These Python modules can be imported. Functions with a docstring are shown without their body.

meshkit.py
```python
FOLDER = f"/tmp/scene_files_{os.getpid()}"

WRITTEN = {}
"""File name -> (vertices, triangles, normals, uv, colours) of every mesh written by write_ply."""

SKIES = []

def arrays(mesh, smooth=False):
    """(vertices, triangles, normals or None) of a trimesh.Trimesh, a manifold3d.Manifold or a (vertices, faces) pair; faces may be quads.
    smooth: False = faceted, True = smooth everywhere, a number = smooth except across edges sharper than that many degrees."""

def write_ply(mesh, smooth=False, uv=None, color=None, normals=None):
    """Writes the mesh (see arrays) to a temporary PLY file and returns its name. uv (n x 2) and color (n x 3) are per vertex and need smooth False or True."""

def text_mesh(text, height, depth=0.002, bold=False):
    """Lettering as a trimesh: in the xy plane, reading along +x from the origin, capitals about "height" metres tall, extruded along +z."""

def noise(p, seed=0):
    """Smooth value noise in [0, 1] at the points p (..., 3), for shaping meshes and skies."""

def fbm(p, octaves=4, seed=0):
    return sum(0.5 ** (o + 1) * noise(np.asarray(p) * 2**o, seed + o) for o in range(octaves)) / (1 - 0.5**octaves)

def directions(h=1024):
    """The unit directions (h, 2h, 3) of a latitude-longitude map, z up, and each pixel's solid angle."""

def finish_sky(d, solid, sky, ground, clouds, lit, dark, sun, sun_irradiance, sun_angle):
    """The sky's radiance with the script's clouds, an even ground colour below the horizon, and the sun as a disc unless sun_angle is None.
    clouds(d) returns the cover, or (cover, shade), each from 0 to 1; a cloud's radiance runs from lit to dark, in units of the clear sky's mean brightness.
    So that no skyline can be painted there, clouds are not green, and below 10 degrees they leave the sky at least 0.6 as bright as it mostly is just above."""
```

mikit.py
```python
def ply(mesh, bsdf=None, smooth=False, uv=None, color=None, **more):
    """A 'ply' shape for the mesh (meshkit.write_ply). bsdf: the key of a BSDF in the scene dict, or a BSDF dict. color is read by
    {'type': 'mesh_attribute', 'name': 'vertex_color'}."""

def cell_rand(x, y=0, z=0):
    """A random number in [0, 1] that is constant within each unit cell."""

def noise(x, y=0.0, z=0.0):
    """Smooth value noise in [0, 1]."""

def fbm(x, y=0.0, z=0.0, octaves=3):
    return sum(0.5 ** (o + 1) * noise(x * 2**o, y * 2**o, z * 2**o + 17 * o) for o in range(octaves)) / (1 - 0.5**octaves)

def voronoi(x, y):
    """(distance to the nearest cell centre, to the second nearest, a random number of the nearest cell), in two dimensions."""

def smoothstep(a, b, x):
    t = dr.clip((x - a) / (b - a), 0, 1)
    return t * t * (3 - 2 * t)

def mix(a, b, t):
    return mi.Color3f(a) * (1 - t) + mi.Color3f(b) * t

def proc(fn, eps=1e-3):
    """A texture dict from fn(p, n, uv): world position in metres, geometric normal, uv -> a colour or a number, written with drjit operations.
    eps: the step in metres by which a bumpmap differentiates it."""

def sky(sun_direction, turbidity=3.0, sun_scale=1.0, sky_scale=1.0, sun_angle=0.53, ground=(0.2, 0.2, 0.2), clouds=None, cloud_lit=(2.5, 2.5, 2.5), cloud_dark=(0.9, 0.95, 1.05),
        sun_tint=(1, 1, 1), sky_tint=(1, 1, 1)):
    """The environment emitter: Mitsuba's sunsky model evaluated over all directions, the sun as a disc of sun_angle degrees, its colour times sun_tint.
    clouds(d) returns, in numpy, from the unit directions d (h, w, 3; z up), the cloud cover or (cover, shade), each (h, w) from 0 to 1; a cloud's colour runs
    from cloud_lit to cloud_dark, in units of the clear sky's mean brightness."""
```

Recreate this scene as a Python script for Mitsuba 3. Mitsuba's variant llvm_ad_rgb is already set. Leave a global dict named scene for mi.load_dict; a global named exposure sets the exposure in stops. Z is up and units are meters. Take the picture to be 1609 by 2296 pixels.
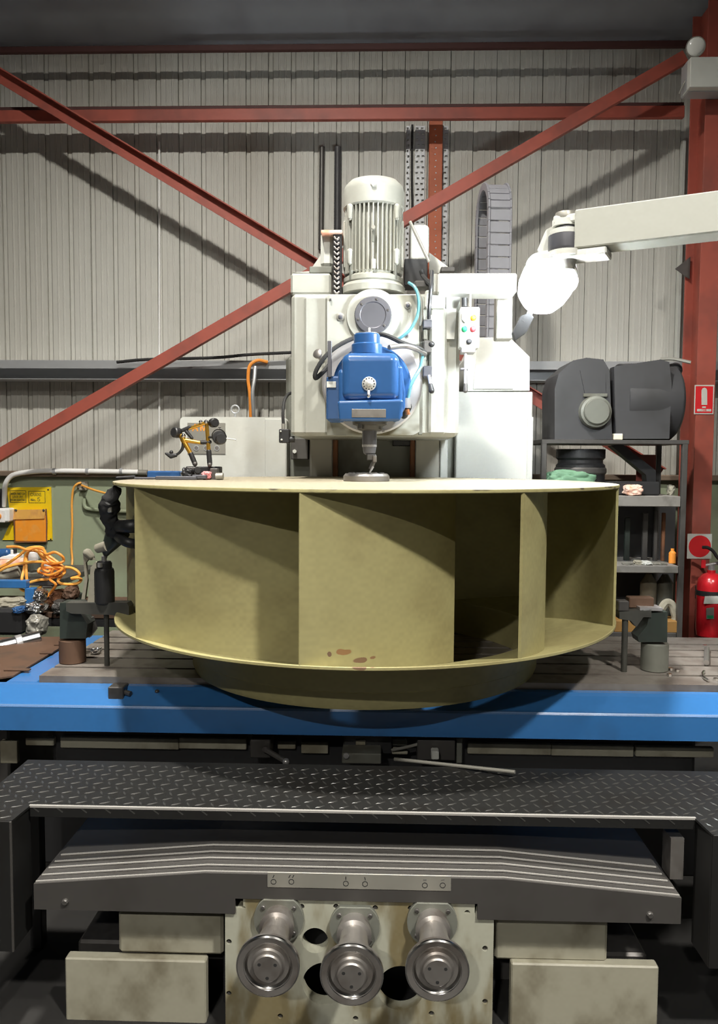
import math, random
import numpy as np, trimesh
import mitsuba as mi, drjit as dr
import mikit, meshkit
from shapely.geometry import Polygon, Point
from shapely import affinity

random.seed(7); np.random.seed(7)
T = mi.ScalarTransform4f
scene, labels = {'type': 'scene'}, {}
exposure = 1.0
W, H, F = 1609, 2296, 1800.0

# ---------------------------------------------------------------- camera
CAM = np.array([0.0, 0.0, 1.95])
YAW, PITCH, ROLL = math.atan(0.0297), math.atan(113 / F), 0.0060
fwd = np.array([-math.sin(YAW) * math.cos(PITCH), math.cos(YAW) * math.cos(PITCH), -math.sin(PITCH)])
r0 = np.array([math.cos(YAW), math.sin(YAW), 0.0])
u0 = np.cross(r0, fwd)
RT = r0 * math.cos(ROLL) + u0 * math.sin(ROLL)
UP = u0 * math.cos(ROLL) - r0 * math.sin(ROLL)
scene['camera'] = {'type': 'perspective', 'fov': math.degrees(2 * math.atan(W / 2 / F)), 'fov_axis': 'x', 'near_clip': 0.05, 'far_clip': 60.0,
                   'to_world': T().look_at(origin=CAM.tolist(), target=(CAM + fwd).tolist(), up=UP.tolist())}

# ---------------------------------------------------------------- lights: the hall's high-bay lamps (x, y, height, radiance)
HIGH_BAYS = [(-0.9, 2.5, 6.5, 650.0), (2.15, -0.97, 6.25, 780.0), (-1.5, -1.33, 6.25, 205.0), (-2.0, -6.8, 6.9, 1050.0)]
WORK_LIGHT = 95.0

def at(px, py, Y=None, Z=None):
    """The world point seen at a pixel of the photograph, on the plane y = Y or z = Z."""
    d = fwd + RT * (px - W / 2) / F - UP * (py - H / 2) / F
    t = (Y - CAM[1]) / d[1] if Y is not None else (Z - CAM[2]) / d[2]
    return CAM + d * t

# ---------------------------------------------------------------- scene entries
def uniq(key):
    if key not in scene and key not in labels:
        return key
    i = 1
    while f'{key}_{i:03d}' in scene or f'{key}_{i:03d}' in labels:
        i += 1
    return f'{key}_{i:03d}'

def tag(key, label=None, cat=None, group=None, kind=None):
    d = {k: v for k, v in (('label', label), ('category', cat), ('group', group), ('kind', kind)) if v}
    if d:
        labels[key] = d
    return key

def thing(name, label=None, cat=None, group=None, kind=None):
    return tag(uniq(name), label, cat, group, kind)

def add(key, mesh, mat, label=None, cat=None, group=None, kind=None, smooth=30, **more):
    key = uniq(key)
    scene[key] = mikit.ply(mesh, mat, smooth, **more)
    return tag(key, label, cat, group, kind)

def part(root, name, mesh, mat, label=None, kind=None, smooth=30):
    return add(f'{root}__{name}', mesh, mat, label, None, None, kind, smooth)

# ---------------------------------------------------------------- shapes
cat = trimesh.util.concatenate

def box(x0, x1, y0, y1, z0, z1, b=0.004):
    x0, x1 = sorted((x0, x1)); y0, y1 = sorted((y0, y1)); z0, z1 = sorted((z0, z1))
    b = min(b, 0.45 * min(x1 - x0, y1 - y0, z1 - z0))
    if b <= 0:
        m = trimesh.creation.box(extents=(x1 - x0, y1 - y0, z1 - z0))
        m.apply_translation(((x0 + x1) / 2, (y0 + y1) / 2, (z0 + z1) / 2))
        return m
    p = []
    for X, sx in ((x0, 1), (x1, -1)):
        for Y, sy in ((y0, 1), (y1, -1)):
            for Z, sz in ((z0, 1), (z1, -1)):
                p += [(X + sx * b, Y + sy * b, Z), (X + sx * b, Y, Z + sz * b), (X, Y + sy * b, Z + sz * b)]
    return trimesh.convex.convex_hull(np.array(p))

_ico = trimesh.creation.icosphere(subdivisions=2).vertices

def hull(balls):
    """The convex hull of spheres (x, y, z, r)."""
    return trimesh.convex.convex_hull(np.vstack([_ico * b[3] + np.array(b[:3]) for b in balls]))

def rbox(x0, x1, y0, y1, z0, z1, r):
    return hull([(x, y, z, r) for x in (x0 + r, x1 - r) for y in (y0 + r, y1 - r) for z in (z0 + r, z1 - r)])

def rect(px0, py0, px1, py1, Y):
    mx, my = (px0 + px1) / 2, (py0 + py1) / 2
    return at(px0, my, Y)[0], at(px1, my, Y)[0], at(mx, py1, Y)[2], at(mx, py0, Y)[2]

def pbox(px0, py0, px1, py1, Y, depth, b=0.004, r=None):
    x0, x1, z0, z1 = rect(px0, py0, px1, py1, Y)
    return rbox(x0, x1, Y, Y + depth, z0, z1, r) if r else box(x0, x1, Y, Y + depth, z0, z1, b)

def extrude(poly, h):
    geoms = getattr(poly, 'geoms', [poly])
    return cat([trimesh.creation.extrude_polygon(g, h, engine='earcut') for g in geoms])

def prism_y(pts, y0, depth, holes=()):
    """A polygon in x, z extruded along y from y0."""
    poly = pts if hasattr(pts, 'area') else Polygon(pts, holes)
    m = extrude(poly.buffer(0), depth)
    v = m.vertices
    return trimesh.Trimesh(np.stack([v[:, 0], y0 + v[:, 2], v[:, 1]], 1), m.faces[:, ::-1], process=False)

def prism_x(pts, x0, length):
    """A polygon in y, z extruded along x from x0."""
    m = extrude(Polygon(pts).buffer(0), length)
    v = m.vertices
    return trimesh.Trimesh(np.stack([x0 + v[:, 2], v[:, 0], v[:, 1]], 1), m.faces, process=False)

def prism_z(poly, z0, h):
    m = extrude(poly if hasattr(poly, 'area') else Polygon(poly), h)
    m.apply_translation((0, 0, z0))
    return m

def pprism(pxs, Y, depth):
    return prism_y([tuple(at(x, y, Y)[[0, 2]]) for x, y in pxs], Y, depth)

def align(m, origin, axis):
    m.apply_transform(trimesh.geometry.align_vectors([0, 0, 1], np.asarray(axis, float) / np.linalg.norm(axis)))
    m.apply_translation(origin)
    return m

def lathe(profile, origin=(0, 0, 0), axis=(0, 0, 1), n=48):
    p = [tuple(q) for q in profile]
    if p[0][0] > 1e-9: p = [(0, p[0][1])] + p
    if p[-1][0] > 1e-9: p = p + [(0, p[-1][1])]
    m = trimesh.creation.revolve(np.array(p, float), sections=n)
    if m.volume < 0: m.invert()
    return align(m, origin, axis)

def ring(profile, origin=(0, 0, 0), axis=(0, 0, 1), n=96):
    """A closed (r, z) outline turned about the axis (with a hole in the middle)."""
    p = [tuple(q) for q in profile]
    m = trimesh.creation.revolve(np.array(p + [p[0]], float), sections=n)
    if m.volume < 0: m.invert()
    return align(m, origin, axis)

def cyl(p0, p1, r0, r1=None, n=20, b=0.0):
    p0, p1 = np.asarray(p0, float), np.asarray(p1, float)
    L = np.linalg.norm(p1 - p0); r1 = r0 if r1 is None else r1
    prof = [(r0 - b, 0), (r0, b), (r1, L - b), (r1 - b, L)] if b else [(r0, 0), (r1, L)]
    return lathe(prof, p0, p1 - p0, n)

def spline(pts, k=6):
    p = np.asarray(pts, float)
    q = np.vstack([2 * p[0] - p[1], p, 2 * p[-1] - p[-2]])
    out = []
    for i in range(1, len(q) - 2):
        for t in np.arange(k) / k:
            a, b, c, d = q[i - 1:i + 3]
            out.append(0.5 * (2 * b + (c - a) * t + (2 * a - 5 * b + 4 * c - d) * t * t + (3 * b - a - 3 * c + d) * t ** 3))
    return np.array(out + [p[-1]])

def tube(pts, r, n=8, k=6):
    p = spline(pts, k) if k > 1 else np.asarray(pts, float)
    t = np.gradient(p, axis=0); t /= np.linalg.norm(t, axis=1, keepdims=True) + 1e-12
    u = np.cross(t[0], [0.3, 0.2, 0.93]); u /= np.linalg.norm(u)
    ang = np.arange(n) * 2 * np.pi / n
    R = np.broadcast_to(r, (len(p),)); v = []
    for i in range(len(p)):
        u = u - t[i] * (u @ t[i]); u /= np.linalg.norm(u) + 1e-12
        w = np.cross(t[i], u)
        v.append(p[i] + R[i] * (np.cos(ang)[:, None] * u + np.sin(ang)[:, None] * w))
    v = np.vstack(v + [p[:1], p[-1:]]); f = []
    m = len(p)
    for i in range(m - 1):
        for j in range(n):
            a, b = i * n + j, i * n + (j + 1) % n
            f += [(a, b, b + n), (a, b + n, a + n)]
    for j in range(n):
        f += [(m * n, (j + 1) % n, j), (m * n + 1, (m - 1) * n + j, (m - 1) * n + (j + 1) % n)]
    return trimesh.Trimesh(v, np.array(f), process=False)

def ptube(pxs, r, n=8, k=6):
    """A tube through (px, py, Y) points."""
    return tube([at(x, y, Y) for x, y, Y in pxs], r, n, k)

def text(s, px, py, Y, hpx, bold=False, depth=0.0015, centre=False, fit=None):
    """Lettering that faces the viewer on the plane y = Y; (px, py) is its lower left corner (or lower middle)."""
    m = meshkit.text_mesh(s, hpx * Y / F, depth, bold)
    o = at(px, py, Y)
    if fit: m.apply_scale([fit * Y / F / (m.bounds[1][0] - m.bounds[0][0]), 1, 1])
    if centre: m.apply_translation((-m.bounds[:, 0].mean(), 0, 0))
    v = m.vertices
    return trimesh.Trimesh(np.stack([o[0] + v[:, 0], Y - v[:, 2], o[2] + v[:, 1]], 1), m.faces, process=False)

def bolt(o, r=0.008, h=0.006, axis=(0, -1, 0)):
    return lathe([(r, 0), (r, h * .7), (r * .7, h)], o, axis, 8)

# ---------------------------------------------------------------- materials
def mat(name, col, rough=0.5, metal=0.0, spec=0.5, coat=0.0, sheen=0.0):
    scene[name] = {'type': 'twosided', 'bsdf': {'type': 'principled', 'base_color': col if isinstance(col, dict) else {'type': 'rgb', 'value': list(col)},
                   'roughness': rough, 'metallic': metal, 'specular': spec, 'clearcoat': coat, 'clearcoat_gloss': 0.8, 'sheen': sheen}}

def worn(base, dirt, s=3.0, lo=0.45, hi=0.8, amount=0.7, streak=1.0, octaves=4, speck=0.06):
    """Paint with soft blotches and runs of dirt, and fine speckle."""
    base, dirt = mi.Color3f(*base), mi.Color3f(*dirt)
    def fn(p, n, uv):
        a = mikit.fbm(p.x * s * 1.7 + 5, p.y * s * 1.7 + 9, p.z * s / streak, octaves)
        k = mikit.smoothstep(lo, hi, a) * amount
        if speck: k = k + (mikit.noise(p.x * 90, p.y * 90, p.z * 90) - 0.5) * speck
        return base * (1 - k) + dirt * k
    return mikit.proc(fn)

mat('wall_paint', worn((.525, .52, .475), (.36, .335, .28), .5, .42, .8, .5, streak=1.6, octaves=2, speck=0), .6)
mat('dado_paint', worn((.285, .33, .22), (.18, .17, .11), 1.6, .45, .75, .6), .6)
mat('ledge', worn((.20, .15, .11), (.10, .08, .06), 4), .8)
mat('roof_sheet', worn((.34, .36, .40), (.22, .22, .25), 1.0), .7)
mat('concrete', worn((.016, .015, .014), (.008, .008, .008), 1.2), .85)
mat('hall_paint', (.07, .07, .07), .8)
mat('red_oxide', worn((.34, .075, .05), (.15, .05, .04), 3, .4, .8, .6), .55)
mat('red_dark', (.07, .025, .022), .7)
mat('red_lead', (.42, .11, .05), .6)
mat('galv', (.42, .43, .44), .45, .4)
def slide_fn(p, n, uv):
    a = mikit.fbm(p.x * 5, p.y * 5, p.z * 2, 4)
    b = mikit.fbm(p.x * 9 + 4, p.y * 9, p.z * 14, 3)
    col = mikit.mix((.36, .365, .325), (.22, .20, .13), mikit.smoothstep(.45, .8, a) * .7)
    oil = (1 - mikit.smoothstep(SLIDE_Z + .02, SLIDE_Z + .20, p.z)) * mikit.smoothstep(.30, .60, b)
    return mikit.mix(col, mi.Color3f(.105, .085, .04), oil * .85)        # oil and rust stains along the lower edge of the slide
SLIDE_Z = 2.06
mat('cream_oily', mikit.proc(slide_fn), .4)
mat('cream', worn((.365, .37, .33), (.21, .19, .125), 3.0, .5, .85, .75, streak=3.0), .38, coat=.2)
mat('white_paint', worn((.56, .57, .53), (.40, .38, .32), 2.5, .5, .85, .5), .4, coat=.2)
mat('pure_white', (.80, .80, .78), .45)
mat('blue_paint', worn((.022, .080, .22), (.016, .05, .12), 3.0, .5, .85, .5), .22, coat=.6)
mat('blue_rail', worn((.030, .135, .35), (.03, .075, .16), 2.6, .5, .85, .45), .28, coat=.3)
mat('rail_glint', (.11, .20, .38), .35)  # lighter blue that paints in the glint along the rail
mat('blue_dull', (.03, .08, .20), .5)
mat('steel', (.50, .49, .49), .35, .6)
mat('steel_worn', worn((.34, .32, .30), (.16, .13, .11), 8, .4, .75, .7), .38, .8)
mat('bright_steel', (.75, .74, .72), .16, 1.0)
mat('chrome', (.40, .40, .40), .22, 1.0)
mat('dark_steel', worn((.10, .095, .09), (.05, .045, .04), 6), .42, .5)
mat('table_steel', worn((.30, .27, .24), (.16, .13, .11), 5, .4, .75, .7), .45, .55)
mat('cover_steel', worn((.066, .062, .058), (.045, .04, .036), 4, speck=0), .46, .25)
mat('tread_bar', (.075, .074, .070), .30, .5)
mat('wiper', (.30, .29, .27), .45)
mat('dial', (.55, .55, .53), .35, .4)
mat('tread_steel', worn((.015, .015, .0145), (.012, .0105, .009), 5), .48, .1, spec=.3)
mat('black', (.018, .018, .019), .45)
mat('rubber', (.022, .022, .022), .7)
mat('gunmetal', (.13, .13, .145), .4, .6)
mat('cast_grey', worn((.17, .175, .15), (.09, .08, .06), 5, .4, .75, .7), .5, .2)
mat('bed_paint', worn((.32, .305, .235), (.12, .10, .06), 5, .40, .78, .75, octaves=5), .5)
mat('apron_paint', worn((.38, .38, .305), (.16, .125, .055), 7, .40, .66, .9, streak=2.2, octaves=5), .42, coat=.1)
mat('rust', worn((.20, .085, .04), (.09, .05, .035), 9), .8)
mat('rust_pipe', worn((.105, .058, .036), (.06, .043, .032), 6), .7, .2)
mat('ochre', (.21, .11, .028), .7)
mat('orange', (.85, .30, .045), .5)
mat('pouch', worn((.90, .32, .03), (.70, .40, .12), 14, .5, .8, .6), .35, coat=.3)
mat('flap', worn((.78, .42, .10), (.62, .30, .10), 18), .4)
mat('cord', (.90, .42, .08), .45)
mat('yellow', worn((.85, .60, .01), (.75, .50, .02), 6), .4)
mat('gold', (.85, .48, .08), .25, .9)
mat('sign_red', (.66, .02, .025), .4)
mat('fire_red', (.55, .012, .02), .22, coat=.8)
mat('green_btn', (.02, .30, .12), .4)
mat('red_btn', (.60, .05, .06), .4)
mat('amber', (.85, .42, .03), .35)
mat('teal', (.10, .27, .31), .4)
mat('green_cloth', (.14, .27, .17), .8)
mat('clamp_steel', worn((.060, .060, .052), (.035, .033, .03), 9), .5, .2)
mat('dark_green', worn((.024, .032, .027), (.016, .016, .014), 9), .45)
mat('pink', (.80, .30, .30), .7)
mat('salmon', worn((.78, .52, .42), (.75, .30, .16), 14, .45, .7, .8), .7)
mat('motor_grey', worn((.048, .048, .051), (.030, .030, .030), 3), .5)
mat('carrier_grey', (.27, .27, .295), .5)
mat('card', (.75, .68, .52), .8)
mat('foil', (.80, .80, .79), .22, 1.0)
mat('khaki_cloth', worn((.30, .28, .22), (.16, .14, .10), 9), .85)
mat('plate_grey', (.34, .33, .29), .42, .5)
mat('shelf_grey', worn((.19, .18, .165), (.10, .095, .08), 9), .6)
mat('ink', (.02, .02, .02), .6)
mat('copper', (.75, .30, .12), .35, .9)
mat('lens', (.75, .76, .72), .12, coat=1.0)

# ---------------------------------------------------------------- the hall's lamps
def disc_mesh(o, r, axis, n=32):
    a = np.arange(n) * 2 * np.pi / n
    v = np.vstack([np.zeros((1, 3)), np.stack([r * np.cos(a), r * np.sin(a), 0 * a], 1)])
    f = np.array([(0, i + 1, (i + 1) % n + 1) for i in range(n)])
    return align(trimesh.Trimesh(v, f, process=False), o, axis)

def emitter(key, mesh, rgb, smooth=False):
    scene[uniq(key)] = {**mikit.ply(mesh, 'pure_white', smooth), 'emitter': {'type': 'area', 'radiance': {'type': 'rgb', 'value': [float(c) for c in rgb]}}}

for i, (x, y, z, power) in enumerate(HIGH_BAYS):
    k = thing('high_bay_lamp', ('high-bay hall lamp hanging above the milling table', 'high-bay hall lamp hanging behind the viewer on the right', 'high-bay hall lamp hanging just behind the viewer on the left', 'high-bay hall lamp hanging farthest behind the viewer')[i], 'lamp', 'high-bay lamps under the roof')
    part(k, 'reflector', ring([(.10, .30), (.25, 0), (.256, 0), (.11, .305)], (x, y, z), n=40), 'galv')
    part(k, 'housing', lathe([(.10, .29), (.10, .45), (.06, .48)], (x, y, z), n=24), 'dark_steel')
    part(k, 'hanger', cyl((x, y, z + .47), (x, y, 5.48 + (7.3 - y) * .40), .008, n=8), 'steel')
    emitter(f'{k}__lens', disc_mesh((x, y, z + .088), .195, (0, 0, -1)), np.array([1.0, .96, .88]) * power)

# ---------------------------------------------------------------- the setting
WALL = 6.9
add('floor', box(-8, 8, -13, 7.4, -.2, 0, 0), 'concrete', 'oily dark concrete workshop floor under the machine', kind='structure')
ZE = at(700, 112, WALL)[2]                                         # where wall and roof meet
roof = prism_x([(7.3, ZE - .08), (-13.2, ZE - .08 + 20.5 * .40), (-13.2, ZE + .02 + 20.5 * .40), (7.3, ZE + .02)], -8, 16)
add('ceiling', roof, 'roof_sheet', 'dark sloping roof sheeting above the cladding', kind='structure')
add('wall_left', box(-8.2, -8, -13, 7.4, 0, 14.5, 0), 'hall_paint', 'plain far left hall wall', kind='structure')
add('wall_right', box(8, 8.2, -13, 7.4, 0, 14.5, 0), 'hall_paint', 'plain far right hall wall', kind='structure')
add('wall_front', box(-8.2, 8.2, -13.2, -13, 0, 14.5, 0), 'hall_paint', 'plain hall wall behind the viewer', kind='structure')

# cladding: trapezoidal sheets with four ribs each
PITCH = .19
wall = thing('wall_back', 'grey ribbed metal cladding wall behind the machine', kind='structure')
ribx = at(210, 600, WALL)[0]
prof = [(0, 0), (.0005, .034), (.0055, .034), (.006, .010), (.034, .012), (.046, 0), (.085, 0), (.089, -.003), (.099, -.003), (.103, 0), (.133, 0), (.137, -.003), (.147, -.003), (.151, 0)]
front = [(q * PITCH + x, y) for q in range(4) for x, y in prof] + [(4 * PITCH - .002, 0)]
poly = Polygon(front + [(x, y + .004) for x, y in front[::-1]])
ZD = at(700, 1060, WALL - .12)[2]                                  # top of the low wall
sheet = prism_z(poly, ZD - .1, ZE - ZD + .1)
ply_sheet = mikit.ply(sheet, 'wall_paint', False)
x0 = ribx - PITCH * 4 * 9 - .023
for i in range(18):
    k = uniq('wall_back__cladding_sheet')
    scene[k] = {**ply_sheet, 'to_world': T().translate([x0 + i * 4 * PITCH, WALL + .0015 * (i % 2), 0])}
low = thing('wall_lower', 'low green painted wall below the cladding', kind='structure')
part(low, 'panel', box(-8, 8, 6.72, 7.2, 0, ZD - .045, .0), 'dado_paint')
part(low, 'ledge', box(-8, 8, 6.66, 7.2, ZD - .045, ZD, .006), 'ledge', 'dirty brown ledge')

# ---------------------------------------------------------------- steel frame of the hall
def channel(y0, depth, z0, z1, x0, x1, t=.012, lip_top=.0, lip_bot=.0):
    """A C-section along x, open towards the viewer, web at the back."""
    p = [(y0, z1), (y0 + depth, z1), (y0 + depth, z0), (y0, z0), (y0, z0 + t + lip_bot), (y0 + t * .6, z0 + t + lip_bot), (y0 + t * .6, z0 + t), (y0 + depth - t, z0 + t),
         (y0 + depth - t, z1 - t), (y0 + t * .6, z1 - t), (y0 + t * .6, z1 - t - lip_top), (y0, z1 - t - lip_top)]
    return prism_x(p, x0, x1 - x0)

xl, xr = -7.9, 7.9
YB = 6.60
_, _, zb0, zb1 = rect(600, 232, 900, 268, YB)
sbm = thing('steel_beam', 'long red oxide steel beam running across the cladding', 'beam')
xe = at(1535, 240, YB)[0]
zt_b = zb0 + (zb1 - zb0) * .74
part(sbm, 'web', box(xl, xe, YB, YB + .045, zb0, zt_b, .004), 'red_oxide')
part(sbm, 'top_angle', box(xl, xe, YB + .02, YB + .06, zt_b + .0005, zb1, .003), 'red_dark', 'darker upper angle')
_, _, zb0, zb1 = rect(600, 97, 900, 111, 6.62)
add('eaves_beam', box(xl, xr, 6.62, 6.66, zb0, zb1, .004), 'red_dark', 'dark red eaves beam just under the roof', 'beam')
_, _, zb0, zb1 = rect(300, 808, 400, 851, 6.66)
add('wall_girt', channel(6.66, .2, zb0, zb1, xl, xr, .006, .062, 0), 'galv', 'grey galvanised wall girt with folded lip behind the machine', 'girt')

def angle_bar(a, b, face, leg, t, leg_at_top=True, leg_forward=True):
    """An L-section from a to b (points with the same y): a face towards the viewer and a leg along y."""
    d = (b - a) / np.linalg.norm(b - a); L = np.linalg.norm(b - a)
    n = np.array([-d[2], 0, d[0]]); n = n if n[2] > 0 else -n
    y = np.array([0, 1.0, 0])
    h = face / 2
    s = -1 if leg_forward else 1
    zt = h if leg_at_top else -h + t
    m1 = trimesh.creation.box(extents=(L, t, face)); m2 = trimesh.creation.box(extents=(L, leg, t))
    m2.apply_translation((0, s * leg / 2, zt - t / 2))
    m = cat([m1, m2]); M = np.eye(4); M[:3, 0] = d; M[:3, 1] = y; M[:3, 2] = n; M[:3, 3] = (a + b) / 2
    if np.linalg.det(M[:3, :3]) < 0: m.invert()
    m.apply_transform(M); return m

YX = 6.47
add('cross_brace', angle_bar(at(-180, 62, YX), at(1480, 1062, YX), .10, .06, .010, True, True), 'red_oxide',
    'red angle-steel brace sloping down from the upper left to behind the motor', 'brace')
add('cross_brace', angle_bar(at(-160, 1111, YX - .14), at(1536, 125, YX - .14), .09, .06, .010, False, False), 'red_oxide',
    'red angle-steel brace rising from the lower left to the red column', 'brace')

c = thing('steel_column', 'red painted steel I-section column at the right of the wall', 'column')
YC = 6.15
cx0, cx1 = at(1560, 900, YC)[0], at(1602, 900, YC)[0]; cm = (cx0 + cx1) / 2
part(c, 'front_flange', box(cx0, cx1, YC, YC + .014, 0, ZE + .1, .002), 'red_oxide')
part(c, 'rear_flange', box(cx0, cx1, YC + .30, YC + .314, 0, ZE, .002), 'red_oxide')
part(c, 'web', box(cm - .006, cm + .006, YC + .014, YC + .30, 0, ZE, 0), 'red_oxide')
gx = at(1520, 598, YC + .2)
part(c, 'gusset', prism_y([(gx[0], gx[2]), (cx0 + .02, gx[2] + .09), (cx0 + .02, gx[2] - .08)], YC + .26, .012), 'dark_steel', 'dark triangular gusset')
add('wall_conduit', cyl(at(357, 318, 6.885), at(357, 1058, 6.885), .009, n=8), 'pure_white', 'thin white conduit running straight down the cladding at the left', 'conduit')
part(c, 'cladding_edge', box(at(1518, 600, 6.86)[0], at(1525, 600, 6.86)[0], 6.82, 6.88, ZD, at(1500, 318, 6.86)[2], .002), 'white_paint', 'pale edge trim')

# perforated trays and a red post behind the motor
Yt = 6.884
def perforated(px0, px1, py0, py1, Y, cols):
    x0, x1, z0, z1 = rect(px0, py0, px1, py1, Y)
    w = (x1 - x0); holes = []
    n = int((z1 - z0) / .045)
    for i in range(n):
        for j in range(cols):
            hx, hz = x0 + w * (j + .5 + .25 * ((i % 2) - .5)) / cols, z0 + (i + .5) * (z1 - z0) / n
            holes.append([(hx - w / cols * .25, hz - .009), (hx + w / cols * .25, hz - .009), (hx + w / cols * .25, hz + .009), (hx - w / cols * .25, hz + .009)])
    return prism_y([(x0, z0), (x1, z0), (x1, z1), (x0, z1)], Y, .012, holes)
for a, b, cc, lab in ((909, 917, 1, 'narrow perforated galvanised strip at the left of the red post'), (929, 951, 2, 'wide perforated galvanised cable tray left of the red post'), (991, 1003, 1, 'perforated galvanised strip at the right of the red post')):
    add('cable_tray', perforated(a, b, 282, 640, Yt, cc), 'galv', lab, 'cable tray')
t_ = thing('rear_post', 'slim red steel post on the cladding behind the motor', 'post')
part(t_, 'post', pbox(960, 270, 990, 700, Yt - .05, .062), 'red_lead')
for i in range(26):
    yy = 290 + i * 14
    part(t_, 'rivet', bolt(at(975 + (i % 2) * 2, yy, Yt - .05), .006, .004), 'galv')
add('rear_cable', ptube([(924, 280, 6.887), (923, 400, 6.887), (925, 520, 6.887), (924, 640, 6.887)], .009), 'rubber', 'thin dark cable beside the perforated tray', 'cable')
add('drain_pipe', cyl(at(722, 330, 6.876), at(719, 560, 6.876), .022), 'dark_steel', 'dark vertical pipe on the cladding left of the motor', 'pipe')
add('drain_pipe', cyl(at(757, 330, 6.86), at(755, 640, 6.86), .028), 'motor_grey', 'thick grey vertical pipe on the cladding beside the motor cowl', 'pipe')

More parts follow.
